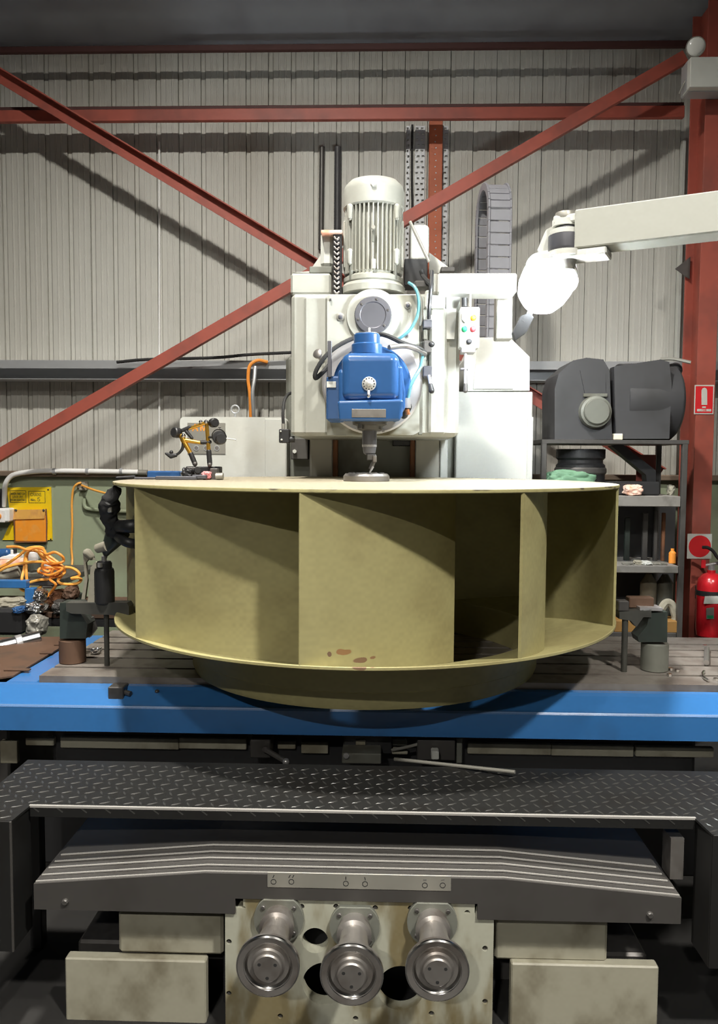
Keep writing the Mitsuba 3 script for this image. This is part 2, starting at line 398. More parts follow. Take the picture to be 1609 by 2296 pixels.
# ---------------------------------------------------------------- fan impeller
ZC = 1.95
ICX, ICY = at(819, 1085, 4.0)[0], 4.0
ZT = at(835, 1098, 2.79)[2]
RI = 1.205
ZS = at(835, 1503, 2.8)[2]
chips = [(at(770, 1466, 2.84), .026, .012, .5), (at(738, 1468, 2.84), .008, .010, 0), (at(805, 1490, 2.84), .034, .010, .15), (at(833, 1488, 2.84), .016, .008, .3)]
def impeller_fn(p, n, uv):
    a = mikit.fbm(p.x * 5, p.y * 5, p.z * 5, 4)
    b = mikit.noise(p.x * 70, p.y * 70, p.z * 70)
    col = mikit.mix((.340, .308, .145), (.29, .255, .118), mikit.smoothstep(.4, .75, a)) * (.94 + .12 * b)
    up = mikit.smoothstep(.9, .99, n.z) * mikit.smoothstep(ZT - .03, ZT - .002, p.z)
    col = mikit.mix(col, mi.Color3f(.265, .232, .165), up)                       # the plate's turned upper face is bare, pale and dusty
    rr = dr.sqrt(dr.square(p.x - ICX) + dr.square(p.y - ICY))
    rim = mikit.smoothstep(RI - .004, RI - .001, rr) * mikit.smoothstep(ZT - .018, ZT - .015, p.z) * mikit.smoothstep(.56, .66, mikit.fbm(p.x * 9, p.y * 9, p.z * 30, 3))
    col = mikit.mix(col, mi.Color3f(.07, .055, .045), rim * .85)
    wob = (mikit.noise(p.x * 45, 3, p.z * 45) - .5) * .9
    for o, rx, rz, dull in chips:
        d = dr.sqrt(dr.square((p.x - o[0]) / rx) + dr.square((p.z - o[2]) / rz)) + wob
        near = dr.select(p.y < 3.1, mi.Float(1), mi.Float(0))
        k = (1 - mikit.smoothstep(.75, 1.0, d)) * near
        col = mikit.mix(col, mi.Color3f(.16 + dull * .2, .10 + dull * .09, .065), k)
    return col
mat('impeller_paint', mikit.proc(impeller_fn), .5)
mat('impeller_edge', worn((.46, .41, .24), (.16, .11, .08), 9, .45, .65, .8), .5)
imp = thing('fan_impeller', 'large khaki painted fan impeller wheel lying on the machine table', 'impeller')
part(imp, 'back_plate', lathe([(RI - .003, 0), (RI, .003), (RI, .012), (RI - .002, .0145)], (ICX, ICY, ZT - .0145), n=160), 'impeller_paint', 'round top plate', smooth=40)
CONE = .088
RO, RIN, SW = 1.198, .855, math.radians(36)
def blade(phi):
    a = np.array([math.sin(phi), -math.cos(phi)]) * RO
    b = np.array([math.sin(phi + SW), -math.cos(phi + SW)]) * RIN
    mid, ch = (a + b) / 2, b - a
    n = np.array([ch[1], -ch[0]]); n /= np.linalg.norm(n)
    if n @ mid < 0: n = -n
    t = np.linspace(0, 1, 15)[:, None]
    p = a + ch * t + n * (.062 * 4 * t * (1 - t))
    d = np.gradient(p, axis=0); d /= np.linalg.norm(d, axis=1, keepdims=True)
    q = np.stack([-d[:, 1], d[:, 0]], 1) * .006
    pts = np.vstack([p + q, (p - q)[::-1]]) + [ICX, ICY]
    m = prism_z(Polygon(pts), ZS, ZT - .0145 - ZS)
    low = m.vertices[:, 2] < ZS + .01
    r = np.hypot(m.vertices[:, 0] - ICX, m.vertices[:, 1] - ICY)
    m.vertices[low, 2] = ZS + .011 - CONE * (RI - r[low]) / (RI - .845)         # follows the dished shroud
    return m
for i in range(9):
    part(imp, 'blade', blade(math.radians(-10 + 40 * i)), 'impeller_paint', smooth=35)
part(imp, 'shroud', ring([(.845, -CONE - .001), (.845, .010 - CONE), (RI - .004, .011), (RI, .009), (RI, .0), (RI - .003, -.003)], (ICX, ICY, ZS), n=160), 'impeller_paint', 'lower shroud ring', smooth=40)
ZIN = at(840, 1598, 3.13)[2]
hi = ZS - ZIN
part(imp, 'inlet_ring', ring([(.866, hi - CONE - .002), (.864, hi * .42), (.858, hi * .30), (.846, hi * .27), (.848, hi * .10), (.838, 0), (.822, 0), (.828, hi * .25), (.84, hi * .4), (.852, hi - CONE - .002)], (ICX, ICY, ZIN), n=144), 'impeller_paint', 'turned inlet ring under the shroud', smooth=35)
bo = at(821, 1075, 4.0)
part(imp, 'hub_boss', lathe([(.112, 0), (.115, .004), (.115, .026), (.105, .038), (.06, .040), (.05, .043)], (bo[0], 4.0, ZT), n=64), 'steel_worn', 'worn bare steel hub boss')
for i in range(8):
    a = i * math.pi / 4 + .2
    part(imp, 'hub_bolt', bolt((bo[0] + .082 * math.cos(a), 4 + .082 * math.sin(a), ZT + .038), .009, .006, (0, 0, 1)), 'dark_steel')

# ---------------------------------------------------------------- machine table
ZTAB = ZIN                                                          # T-slot surface
tab = thing('machine_table', 'long milling machine table with T-slots and a blue coolant channel', 'machine table')
y0, y1 = 3.60, 4.60
slots = [3.76, 3.95, 4.13, 4.28, 4.42]
p = [(y0, ZTAB - .16), (y0, ZTAB)]
for s in slots:
    p += [(s - .013, ZTAB), (s - .013, ZTAB - .022), (s - .024, ZTAB - .022), (s - .024, ZTAB - .042), (s + .024, ZTAB - .042), (s + .024, ZTAB - .022), (s + .013, ZTAB - .022), (s + .013, ZTAB)]
p += [(y1, ZTAB), (y1, ZTAB - .16)]
tx0 = at(88, 1523, 3.60)[0]
part(tab, 'slotted_top', prism_x(p, tx0, 3.4 - tx0), 'table_steel', 'grey steel top with T-slots', smooth=False)
yf = 3.45
zl, zbm = at(800, 1592, yf)[2], at(800, 1650, yf)[2]
zk = ZTAB - .032
rail = [(yf, zbm), (yf, zl - .006), (yf + .006, zl), (yf + .022, zl + .002), (yf + .030, zl + .006), (yf + .10, zk - .012), (yf + .115, zk), (3.595, zk + .002), (3.595, zbm)]
part(tab, 'coolant_channel', prism_x(rail, -3.4, 6.9), 'blue_rail', 'bright blue painted front rail', smooth=False)
part(tab, 'edge_glint', prism_x([(yf - .0012, zl - .0085), (yf + .0045, zl + .0008), (yf + .008, zl + .0008), (yf + .001, zl - .0085)], -3.39, 6.88), 'rail_glint', 'pale strip painted as the glint along the rail edge')  # glint on the rail edge, put in as a paler strip
part(tab, 'end_channel', box(tx0 - .16, tx0 - .01, 3.60, 4.60, ZTAB - .16, ZTAB - .03, .006), 'blue_rail', 'blue channel at the table end')
dg = at(268, 1549, 3.54)
part(tab, 'stop_dog', box(dg[0] - .04, dg[0] + .03, 3.50, 3.58, dg[2] - .03, dg[2] + .028, .004), 'dark_steel', 'dark stop block')
part(tab, 'stop_screw', cyl(dg + [.03, -.02, 0], dg + [.06, -.03, -.004], .012, n=10), 'dark_steel')
part(tab, 'channel_screw', bolt(at(352, 1551, 3.54), .010, .008, (0, -.3, 1)), 'dark_steel')
part(tab, 'slide_body', box(tx0 - .05, 3.4, 3.72, 4.58, zbm - .04, ZTAB - .158, .01), 'dark_steel')

# ---------------------------------------------------------------- machine bed and saddle below the table
bed = thing('machine_bed', 'dark oily cast bed and saddle carrying the milling table', 'machine bed')
part(bed, 'saddle', box(-1.55, 1.45, 3.66, 4.7, .12, zbm - .042, .02), 'black')
part(bed, 'base', box(-1.0, .85, 3.34, 5.1, 0, .35, .03), 'bed_paint')
part(bed, 'slideway', box(-1.5, 1.4, 3.34, 3.655, .20, .50, .01), 'black')
for a, b, c0, c1 in ((0, 38, 1662, 1712), (57, 120, 1655, 1672), (135, 400, 1655, 1679), (401, 552, 1656, 1680), (622, 662, 1662, 1680), (675, 735, 1664, 1690), (1048, 1235, 1668, 1692), (1236, 1420, 1672, 1696), (1425, 1600, 1676, 1698)):
    part(bed, 'way_strip', pbox(a, c0, b, c1, 3.63, .03, .003), 'bed_paint', 'oil stained cream strip')
part(bed, 'lever', ptube([(592, 1681, 3.5), (600, 1684, 3.48), (640, 1707, 3.4)], .012, k=3), 'steel_worn', 'short steel lever')
part(bed, 'lever_knob', hull([(*at(641, 1708, 3.4), .016)]), 'steel')
part(bed, 'lever_bracket', pbox(560, 1660, 606, 1700, 3.52, .14), 'dark_steel')
part(bed, 'switch_block', pbox(770, 1648, 878, 1690, 3.56, .1), 'black', 'black limit switch block')
part(bed, 'switch_plate', pbox(797, 1659, 819, 1671, 3.552, .01, .002), 'bed_paint')
part(bed, 'switch_shelf', pbox(766, 1690, 854, 1713, 3.45, .16), 'cast_grey', 'grey cast switch bracket')
part(bed, 'shelf_screw', bolt(at(776, 1694, 3.45), .014, .012), 'steel')
part(bed, 'switch_plate', pbox(878, 1657, 914, 1672, 3.60, .05), 'cast_grey')
part(bed, 'switch_plate', pbox(878, 1683, 914, 1692, 3.56, .05), 'bed_paint')
part(bed, 'switch_cable', ptube([(878, 1682, 3.55), (920, 1673, 3.52), (945, 1665, 3.52), (955, 1655, 3.54)], .007), 'plate_grey', 'thin pale cable')
part(bed, 'plug', pbox(967, 1685, 984, 1704, 3.44, .05, .004), 'white_paint', 'small white plug')
part(bed, 'plug_bracket', pbox(935, 1660, 1020, 1705, 3.50, .1), 'dark_steel')
part(bed, 'casting_rib', pbox(1022, 1655, 1036, 1712, 3.55, .1), 'cast_grey')

# ---------------------------------------------------------------- tread plate platform around the bed
ZP = .75
PY = lambda py: at(800, py, Z=ZP)[1]
Ya, Yk = at(800, 1819, Z=ZP)[1], at(800, 1716, Z=ZP)[1]
Yb = at(20, 1840, Z=ZP)[1]
il, ir = at(68, 1806, Z=ZP)[0], at(1556, 1833, Z=ZP)[0]
ol, orr = at(40, 1722, Z=ZP)[0], 1.62
Yarm = 1.75
plat = thing('walkway_platform', 'black chequered tread plate platform in front of the machine bed', 'platform')
outline = Polygon([(ol, Yk), (orr, Yk), (orr, Yb), (ir + .01, Yb), (ir, Ya), (il, Ya), (il - .01, Yb), (ol, Yb)])
part(plat, 'deck', prism_z(outline, ZP - .008, .008), 'tread_steel', smooth=False)
tb = []
from shapely.prepared import prep
inside = prep(outline.buffer(-.018))
sp = .042
for i in range(-60, 70):
    for j in range(0, 40):
        x, y = i * sp, Yb - .1 + j * sp
        a = math.radians(28 if (i + j) % 2 else 118)
        if not inside.contains(Point(x, y)): continue
        L, w, h = .0200, .0045, .0020
        ca, sa = math.cos(a), math.sin(a)
        pts = [(-L, 0, 0), (L, 0, 0), (0, -w, 0), (0, w, 0), (-L * .6, 0, h), (L * .6, 0, h)]
        v = np.array([(x + u * ca - t * sa, y + u * sa + t * ca, ZP + z) for u, t, z in pts])
        f = np.array([(0, 2, 4), (2, 5, 4), (2, 1, 5), (0, 4, 3), (4, 5, 3), (3, 5, 1)])
        tb.append((v, f))
V = np.vstack([v for v, f in tb]); FF = np.vstack([f + 6 * i for i, (v, f) in enumerate(tb)])
part(plat, 'tread_bars', trimesh.Trimesh(V, FF, process=False), 'tread_bar', 'raised diamond tread pattern', kind='stuff', smooth=False)
part(plat, 'nosing', box(il - .004, ir + .004, Ya - .006, Ya + .004, ZP - .007, ZP + .002, .001), 'wiper', 'thin pale front edge')  # paler strip along the front edge of the deck
part(plat, 'front_lip', box(il - .002, ir + .002, Ya - .004, Ya, ZP - .040, ZP - .008, .001), 'tread_steel')
tt = []
for i in range(int((ir - il) / .084)):
    q = trimesh.creation.box(extents=(.026, .003, .004)); q.apply_transform(trimesh.transformations.rotation_matrix(math.radians(38), (0, 1, 0)))
    q.apply_translation((il + .02 + i * .084, Ya - .0045, ZP - .014)); tt.append(q)
part(plat, 'lip_bars', cat(tt), 'tread_bar', 'tread bars on the folded lip', kind='stuff', smooth=False)
part(plat, 'arm_skirt', box(ol, il - .012, Yb - .006, Yb, .30, ZP, .002), 'tread_steel', 'dark side skirt')
part(plat, 'arm_skirt', box(ir + .012, orr, Yb - .006, Yb, .30, ZP, .002), 'tread_steel', 'dark side skirt')
part(plat, 'inner_skirt', box(il - .018, il - .010, Yb, Ya + .02, .30, ZP - .009, .002), 'tread_steel')
part(plat, 'inner_skirt', box(ir + .010, ir + .018, Yb, Ya + .02, .30, ZP - .009, .002), 'tread_steel')
part(plat, 'skirt_edge', box(il - .016, il - .008, Yb - .009, Yb - .001, .30, ZP, .002), 'cover_steel')
part(plat, 'leg', box(ol + .02, ol + .07, Yk - .06, Yk - .01, 0, ZP - .009, .004), 'black')
part(plat, 'leg', box(orr - .07, orr - .02, Yk - .06, Yk - .01, 0, ZP - .009, .004), 'black')
part(plat, 'leg', box(ol + .02, ol + .07, Yb + .01, Yb + .06, 0, ZP - .009, .004), 'black')
part(plat, 'leg', box(orr - .07, orr - .02, Yb + .01, Yb + .06, 0, ZP - .009, .004), 'black')

# ---------------------------------------------------------------- telescopic steel way cover
cov = thing('way_cover', 'grey telescopic steel way cover below the tread plate', 'way cover')
xm = -.087
def roof_plate(hw, flat, drop, zt, th, y0, y1):
    top = [(xm - hw, zt - drop), (xm - flat, zt), (xm + flat, zt), (xm + hw, zt - drop)]
    return prism_y(top + [(x, z - th) for x, z in top[::-1]], y0, y1 - y0)
yfront = [2.74, 2.705, 2.672, 2.636, 2.605]
zc0 = at(800, 1898, 2.74)[2]; zc4 = at(800, 1958, 2.605)[2]
for k in range(5):
    z = zc0 + (zc4 - zc0) * k / 4
    part(cov, 'cover_plate', roof_plate(1.045 + .008 * k, .50, .048, z, .0045, yfront[k], 3.30), 'cover_steel', smooth=False)
    top = [(xm - 1.045 - .008 * k, z - .048), (xm - .50, z), (xm + .50, z), (xm + 1.045 + .008 * k, z - .048)]
    lip = prism_y(top + [(x, zz - .0042) for x, zz in top[::-1]], yfront[k] - .006, .0055)
    part(cov, 'wiper_edge', lip, 'wiper', 'bright wiper edge', smooth=False)
yfc = 2.59
ztop = zc4 - .003
hw = 1.08
zbot = at(300, 2044, yfc)[2]; nz = at(800, 2021, yfc)[2]
nl, nr = at(527, 2030, yfc)[0], at(1070, 2040, yfc)[0]
fp = [(xm - hw, ztop - .05), (xm - .50, ztop), (xm + .50, ztop), (xm + hw, ztop - .05), (xm + hw, zbot), (nr, zbot), (nr, nz), (nl, nz), (nl, zbot), (xm - hw, zbot)]
part(cov, 'front_plate', prism_y(fp, yfc, .012), 'cover_steel', smooth=False)
part(cov, 'side_plate', box(xm - hw, xm - hw + .01, yfc + .012, 3.0, zbot, ztop - .056, .002), 'cover_steel')
part(cov, 'side_plate', box(xm + hw - .01, xm + hw, yfc + .012, 3.0, zbot, ztop - .056, .002), 'cover_steel')
part(cov, 'corner_bracket', prism_x([(2.70, ztop - .045), (2.70, ztop + .10), (2.78, ztop + .10), (2.78, ztop - .045)], xm + 1.080, .045), 'steel_worn', 'bent corner bracket')
for bx, by in ((147, 2021), (1456, 2050)):
    part(cov, 'cover_bolt', bolt(at(bx, by, yfc), .011, .012), 'dark_steel')
lp = f'{cov}__symbol_plate'
part(cov, 'symbol_plate', pbox(599, 1960, 1011, 1994, yfc - .003, .003, .001), 'plate_grey', 'pale engraved symbol plate')
for cx_, cy_ in ((613, 1977), (653, 1977), (775, 1981), (818, 1982), (952, 1985), (992, 1985)):
    o = at(cx_, cy_, yfc - .003)
    part(lp, 'symbol_ring', ring([(.0075, 0), (.0095, 0), (.0095, .0012), (.0075, .0012)], o, (0, -1, 0), 20), 'ink')
    g = at(cx_, cy_ - 12, yfc - .003)
    tk = {613: [(.5, 0)], 653: [(.5, -.006), (.5, .006)], 775: [(0, 0)], 818: [(-.25, 0)], 952: [(1.5, 0)], 992: [(1.5, 0)]}[cx_]
    for ang, dx in tk:
        q = np.array([math.sin(ang), 0, math.cos(ang)]) * .0055
        part(lp, 'symbol_mark', cyl(g + [dx, 0, 0] - q, g + [dx, 0, 0] + q, .0014, n=6), 'ink')

# ---------------------------------------------------------------- apron with three spindles under the way cover
apr = thing('machine_apron', 'cream stained cast apron carrying three steel handwheel spindles', 'machine apron')
ypl = 2.602
def holed(px0, py0, px1, py1, Y, depth, holes):
    x0, x1, z0, z1 = rect(px0, py0, px1, py1, Y)
    poly = Polygon([(x0, z0), (x1, z0), (x1, z1), (x0, z1)])
    for hx, hy, r in holes:
        o = at(hx, hy, Y); poly = poly.difference(Point(o[0], o[2]).buffer(r, 16))
    return prism_y(poly, Y, depth)
small = [(513, 2112), (513, 2228), (545, 2038), (545, 2093), (676, 2033), (753, 2033), (841, 2036), (920, 2037), (1047, 2047), (1043, 2103), (1087, 2127), (1087, 2246), (628, 2279), (797, 2284), (1045, 2236), (967, 2273)]
big = [(706, 2109, .044), (727, 2206, .074), (898, 2216, .078)]
part(apr, 'face_plate', holed(505, 2042, 1104, 2420, ypl, .05, [(a, b, .0095) for a, b in small if not 540 < a < 1050 or b > 2270] + big + [(600 + 0, 2030, .001)]), 'apron_paint', smooth=False)
part(apr, 'pad_plate', holed(545, 2020, 1064, 2049, ypl, .045, [(a, b, .0095) for a, b in small if b < 2048]), 'apron_paint', smooth=False)
part(apr, 'backing', pbox(500, 2030, 1110, 2440, ypl + .16, .2), 'black')
for a, b in small:
    part(apr, 'screw', bolt(at(a, b, ypl + .012), .0075, .004), 'dark_steel')
for i, (fx, fy, sx, sy) in enumerate(((620, 2084, 600, 2168), (793, 2098, 788, 2187), (972, 2094, 980, 2177))):
    s = at(sx, sy, 2.33); o = (s[0], ypl, s[2])
    sp_ = uniq(f'{apr}__spindle'); 
    scene[sp_] = mikit.ply(lathe([(.036, 0), (.052, .002), (.052, .05), (.057, .055), (.057, .075), (.046, .082), (.046, .13), (.050, .135), (.050, .20), (.040, .205), (.040, .26)], o, (0, -1, 0), 40), 'steel_worn', 30)
    tag(sp_, 'stepped steel spindle')
    fl = Point(0, 0).buffer(.083, 24).intersection(Polygon([(-.1, -.1), (.1, -.1), (.1, .066), (-.1, .066)]))
    m = prism_y(affinity.translate(fl, s[0], s[2]), ypl - .022, .022)
    part(sp_, 'flange', m, 'cast_grey', 'dark bolted flange')
    for a in (40, 140, 220, 320):
        part(sp_, 'flange_bolt', bolt((s[0] + .067 * math.cos(math.radians(a)), ypl - .022, s[2] + .067 * math.sin(math.radians(a))), .008, .008), 'dark_steel')
    yd = ypl - .25
    part(sp_, 'handwheel_disc', lathe([(.088, 0), (.096, .004), (.096, .020), (.092, .024), (.072, .021), (.066, .012), (.052, .010), (.046, .014), (.044, .030), (.040, .034)], (s[0], yd, s[2]), (0, -1, 0), 72), 'steel_worn', 'dished steel disc', smooth=28)
    part(sp_, 'bright_rim', ring([(.0935, .012), (.0966, .014), (.0966, .021), (.0925, .0246)], (s[0], yd, s[2]), (0, -1, 0), 72), 'bright_steel')
    part(sp_, 'bright_groove', ring([(.064, .0125), (.073, .0215), (.0745, .0225), (.0745, .0210), (.066, .0115)], (s[0], yd, s[2]), (0, -1, 0), 72), 'bright_steel')
    for a in (270, 30, 150):
        part(sp_, 'pin_hole', lathe([(.0052, 0), (.0052, .0012)], (s[0] + .028 * math.cos(math.radians(a)), yd - .0337, s[2] + .028 * math.sin(math.radians(a))), (0, -1, 0), 12), 'ink')

cas = thing('bed_casting', 'large stained cream bed casting at both sides of the apron', 'machine casting')
part(cas, 'casting_rib', pbox(265, 2046, 500, 2140, 2.68, .03, .01), 'bed_paint')
part(cas, 'casting_rib', pbox(1109, 2056, 1362, 2156, 2.68, .03, .01), 'bed_paint')
part(cas, 'casting_block', pbox(148, 2152, 462, 2500, 2.655, .045, .005), 'bed_paint')
part(cas, 'casting_block', pbox(1143, 2164, 1472, 2500, 2.655, .045, .005), 'bed_paint')
part(cas, 'dark_filler', box(-1.15, -.56, 3.20, 3.26, 0, .46, .01), 'black')  # added black boxes that fill the dark recess behind the castings
part(cas, 'dark_filler', box(.40, 1.0, 3.20, 3.26, 0, .46, .01), 'black')
part(cas, 'foot', box(-1.15, 1.0, 2.92, 3.3, 0, .12, .01), 'dark_steel')

# ---------------------------------------------------------------- milling machine: column, head, motor
mm = thing('milling_machine', 'cream bed milling machine with blue vertical spindle head and finned motor', 'milling machine')
YH = 4.42
part(mm, 'column', pbox(640, 800, 1022, 1240, 5.34, .75, .02), 'cast_grey', 'grey machine column')
part(mm, 'column_way', pbox(693, 960, 745, 1160, 5.23, .15, .006), 'plate_grey')
part(mm, 'column_way', pbox(930, 960, 985, 1160, 5.23, .15, .006), 'plate_grey')
part(mm, 'rusty_strip', pbox(745, 960, 756, 1160, 5.25, .09, .003), 'rust', 'rusty scraped edge')
part(mm, 'rusty_strip', pbox(919, 960, 930, 1160, 5.25, .09, .003), 'rust', 'rusty scraped edge')
part(mm, 'column_cover', pbox(986, 985, 1003, 1160, 5.22, .13, .006), 'white_paint')
part(mm, 'base', box(-.85, .40, 5.24, 6.1, .352, 1.15, .03), 'cast_grey')
part(mm, 'way_bracket', pbox(652, 983, 690, 1030, 5.22, .12), 'dark_steel', 'dark cluster of brackets')
part(mm, 'way_nut', cyl(at(660, 1012, 5.22), at(660, 1012, 5.18), .014, n=6), 'white_paint')
part(mm, 'way_clamp', pbox(880, 985, 925, 1000, 5.28, .06), 'black')
# housing
house = cat([pbox(652, 658, 1030, 978, YH, .95, .02)])
part(mm, 'housing', house, 'cream')
part(mm, 'front_plate', pbox(681, 664, 734, 974, YH - .03, .05, .012), 'cream')
part(mm, 'head_slide', pprism([(733, 662), (940, 662), (940, 968), (925, 976), (733, 976)], YH - .06, .08), 'cream_oily', smooth=False)
part(mm, 'front_plate', pbox(962, 690, 1001, 974, YH - .03, .05, .012), 'cream')
part(mm, 'top_block', pbox(651, 612, 742, 660, YH + .10, .6, .012), 'cream')
part(mm, 'top_block', pbox(953, 650, 999, 690, YH - .05, .2, .008), 'white_paint')
part(mm, 'side_web', pbox(999, 660, 1030, 760, YH + .02, .2, .008), 'white_paint')
part(mm, 'bracket', pprism([(655, 611), (693, 608), (722, 567), (722, 612)], YH + .35, .03), 'white_paint', 'white triangular bracket')
part(mm, 'bracket', pprism([(962, 612), (962, 566), (1004, 598), (1012, 612)], YH + .35, .03), 'white_paint', 'white triangular bracket')
part(mm, 'bracket_plate', pbox(693, 597, 744, 612, YH + .12, .2), 'cast_grey')
part(mm, 'housing_cleat', pbox(988, 598, 1020, 609, YH + .1, .12), 'dark_steel')
ins = cat([cyl(at(763, 711, YH - .06), at(763, 711, YH - .085), .016, n=6)])
for bx, by, r in ((763, 711, .016), (914, 685, .014), (912, 752, .010), (741, 672, .006)):
    o = at(bx, by, YH - .06)
    part(mm, 'plug_ring', lathe([(r * 1.35, 0), (r * 1.35, .006), (r, .008)], o, (0, -1, 0), 16), 'plate_grey')
    part(mm, 'plug', lathe([(r * .8, 0), (r * .8, .014), (r * .5, .016)], o, (0, -1, 0), 6), 'gunmetal')
# round cover above the head
o = at(836, 709, YH - .06)
part(mm, 'cover_ring', lathe([(.145, 0), (.14, .018), (.10, .022)], o, (0, -1, 0), 64), 'cream', 'raised round pad')
part(mm, 'round_cover', lathe([(.099, .02), (.099, .034), (.095, .040), (.07, .041), (.066, .038), (.02, .037)], o, (0, -1, 0), 56), 'gunmetal', 'dark round cover')
for i in range(6):
    a = i * math.pi / 3 + .3
    part(mm, 'cover_screw', bolt((o[0] + .083 * math.cos(a), o[1] - .040, o[2] + .083 * math.sin(a)), .007, .005), 'dark_steel')
# motor
YM = 4.58
mt = f'{mm}__motor'
mc = at(837, 560, YM)
zz = lambda py: at(837, py, YM)[2]
rad = lambda w: w * YM / F
scene[mt] = mikit.ply(lathe([(rad(54), zz(640)), (rad(54), zz(470))], (mc[0], YM, 0), n=48), 'cream', 30)
tag(mt, 'cream finned electric motor')
part(mt, 'fan_cowl', lathe([(rad(64), zz(474)), (rad(67), zz(471)), (rad(67), zz(436)), (rad(64), zz(424)), (rad(55), zz(413)), (rad(36), zz(406)), (rad(15), zz(403.5))], (mc[0], YM, 0), n=64), 'cream', smooth=40)
part(mt, 'cowl_knob', lathe([(.016, 0), (.014, .012), (.006, .016)], (mc[0], YM - rad(67), zz(436)), (0, -1, 0), 14), 'white_paint')
fins = []
for i in range(40):
    a = 2 * math.pi * i / 40
    f_ = trimesh.creation.box(extents=(.028, .0075, zz(474) - zz(618)))
    f_.apply_translation((rad(54) + .012, 0, 0)); f_.apply_transform(trimesh.transformations.rotation_matrix(a, (0, 0, 1)))
    f_.apply_translation((mc[0], YM, (zz(474) + zz(618)) / 2)); fins.append(f_)
part(mt, 'cooling_fins', cat(fins), 'cream', 'close row of upright cooling fins', kind='stuff', smooth=False)
part(mt, 'base_flange', lathe([(rad(62), zz(640)), (rad(66), zz(637)), (rad(66), zz(628)), (rad(56), zz(622))], (mc[0], YM, 0), n=56), 'cream')
part(mt, 'coupling', lathe([(rad(70), zz(662)), (rad(70), zz(648)), (rad(64), zz(640))], (mc[0], YM, 0), n=56), 'cream')
for sx in (-1, 1):
    for py in (492, 590):
        part(mt, 'corner_lug', hull([(mc[0] + sx * rad(50), YM - rad(44), zz(py - 14), .018), (mc[0] + sx * rad(50), YM - rad(44), zz(py + 10), .014)]), 'cream')
    part(mt, 'foot_bolt', cyl((mc[0] + sx * rad(47), YM - rad(42), zz(636)), (mc[0] + sx * rad(47), YM - rad(42), zz(600)), .011, n=8), 'cast_grey')
    part(mt, 'side_rail', box(mc[0] + sx * rad(66), mc[0] + sx * rad(60), YM - .05, YM + .05, zz(606), zz(500), .006), 'cream')
part(mt, 'grease_nipple', cyl((mc[0], YM - rad(64), zz(530)), (mc[0], YM - rad(72), zz(530)), .011, n=10), 'plate_grey')
part(mt, 'nipple_slot', box(mc[0] - .007, mc[0] + .007, YM - rad(66), YM - rad(60), zz(560), zz(536), .002), 'cast_grey')
part(mt, 'drain_cap', cyl((mc[0] + .003, YM - rad(66), zz(618)), (mc[0] + .003, YM - rad(66), zz(598)), .012, n=10), 'white_paint')
tbx = pbox(918, 502, 962, 586, YM + .05, .16, r=.025)
part(mt, 'terminal_box', tbx, 'white_paint', 'white terminal box')
part(mt, 'terminal_base', pbox(906, 580, 958, 640, YM + .02, .14), 'black', 'black base below the terminal box')
part(mt, 'lifting_rod', cyl(at(919, 497, 4.5), at(961, 586, 4.44), .009, n=8), 'plate_grey')
# chain of the counterweight, left of the motor
ch = uniq(f'{mm}__chain_guide'); scene[ch] = mikit.ply(pbox(746, 522, 766, 663, YH + .08, .03, .003), 'black', 30); tag(ch, 'black chain guide')
for i in range(12):
    py = 534 + i * 11
    part(ch, 'link', ptube([(749, py - 3, YH + .07), (752, py + 2, YH + .062), (756, py + 3, YH + .062), (760, py - 1, YH + .07)], .0065, n=6, k=3), 'steel_worn')
part(mm, 'pulley_cover', pbox(718, 518, 747, 598, YH + .12, .22, .02), 'white_paint', 'pale chain pulley cover')
part(mm, 'pulley_lid', pbox(719, 515, 767, 523, YH + .06, .26, .004), 'salmon', 'thin reddish lid')
# right hand arm with lamp post
part(mm, 'support_arm', pbox(981, 612, 1159, 657, YH - .12, .16, .008), 'white_paint', 'broad white horizontal arm')
part(mm, 'arm_end', pbox(970, 613, 982, 655, YH - .10, .12, .004), 'plate_grey')
part(mm, 'arm_web', pprism([(1000, 657), (1036, 657), (1024, 690), (1018, 760), (1000, 760)], YH - .02, .02), 'white_paint')
part(mm, 'arm_post', pbox(1112, 657, 1150, 760, YH + .12, .10, .006), 'plate_grey', 'grey upright post')
part(mm, 'arm_cable', ptube([(968, 608, YH - .1), (966, 640, YH - .14), (964, 665, YH - .14), (962, 690, YH - .14), (961, 715, YH - .12)], .010), 'black', 'black cable')
part(mm, 'arm_cable', ptube([(968, 640, YH - .10), (950, 622, YH + .05), (944, 606, YH + .06)], .013), 'rubber')
part(mm, 'cable_clamp', pbox(928, 628, 966, 646, YH + .0, .08, .01), 'dark_steel')
# coolant hoses
part(mm, 'coolant_hose', ptube([(916, 634, YH - .08), (930, 645, YH - .12), (938, 672, YH - .12), (936, 705, YH - .11), (922, 735, YH - .11), (905, 752, YH - .11), (893, 760, YH - .10)], .0085), 'teal', 'turquoise coolant hose')
part(mm, 'coolant_hose', ptube([(932, 648, YH - .09), (944, 675, YH - .10), (945, 705, YH - .10), (942, 730, YH - .08)], .010), 'plate_grey', 'grey hose')
part(mm, 'coolant_hose', ptube([(947, 800, YH - .14), (940, 828, YH - .19), (923, 858, YH - .21), (916, 885, YH - .20), (913, 905, YH - .18)], .0085), 'teal', 'turquoise coolant hose')
part(mm, 'head_hose', ptube([(952, 790, YH - .12), (938, 781, YH - .20), (905, 770, YH - .22), (868, 753, YH - .20), (845, 750, YH - .17), (800, 756, YH - .17), (760, 774, YH - .19), (730, 798, YH - .2), (709, 830, YH - .2), (707, 848, YH - .19), (722, 836, YH - .16), (738, 818, YH - .1)], .012), 'rubber', 'black rubber hose looping behind the blue head')
part(mm, 'hose_end', ptube([(872, 779, 4.1), (905, 776, 4.16), (930, 782, 4.2), (953, 794, 4.28)], .013), 'steel_worn')
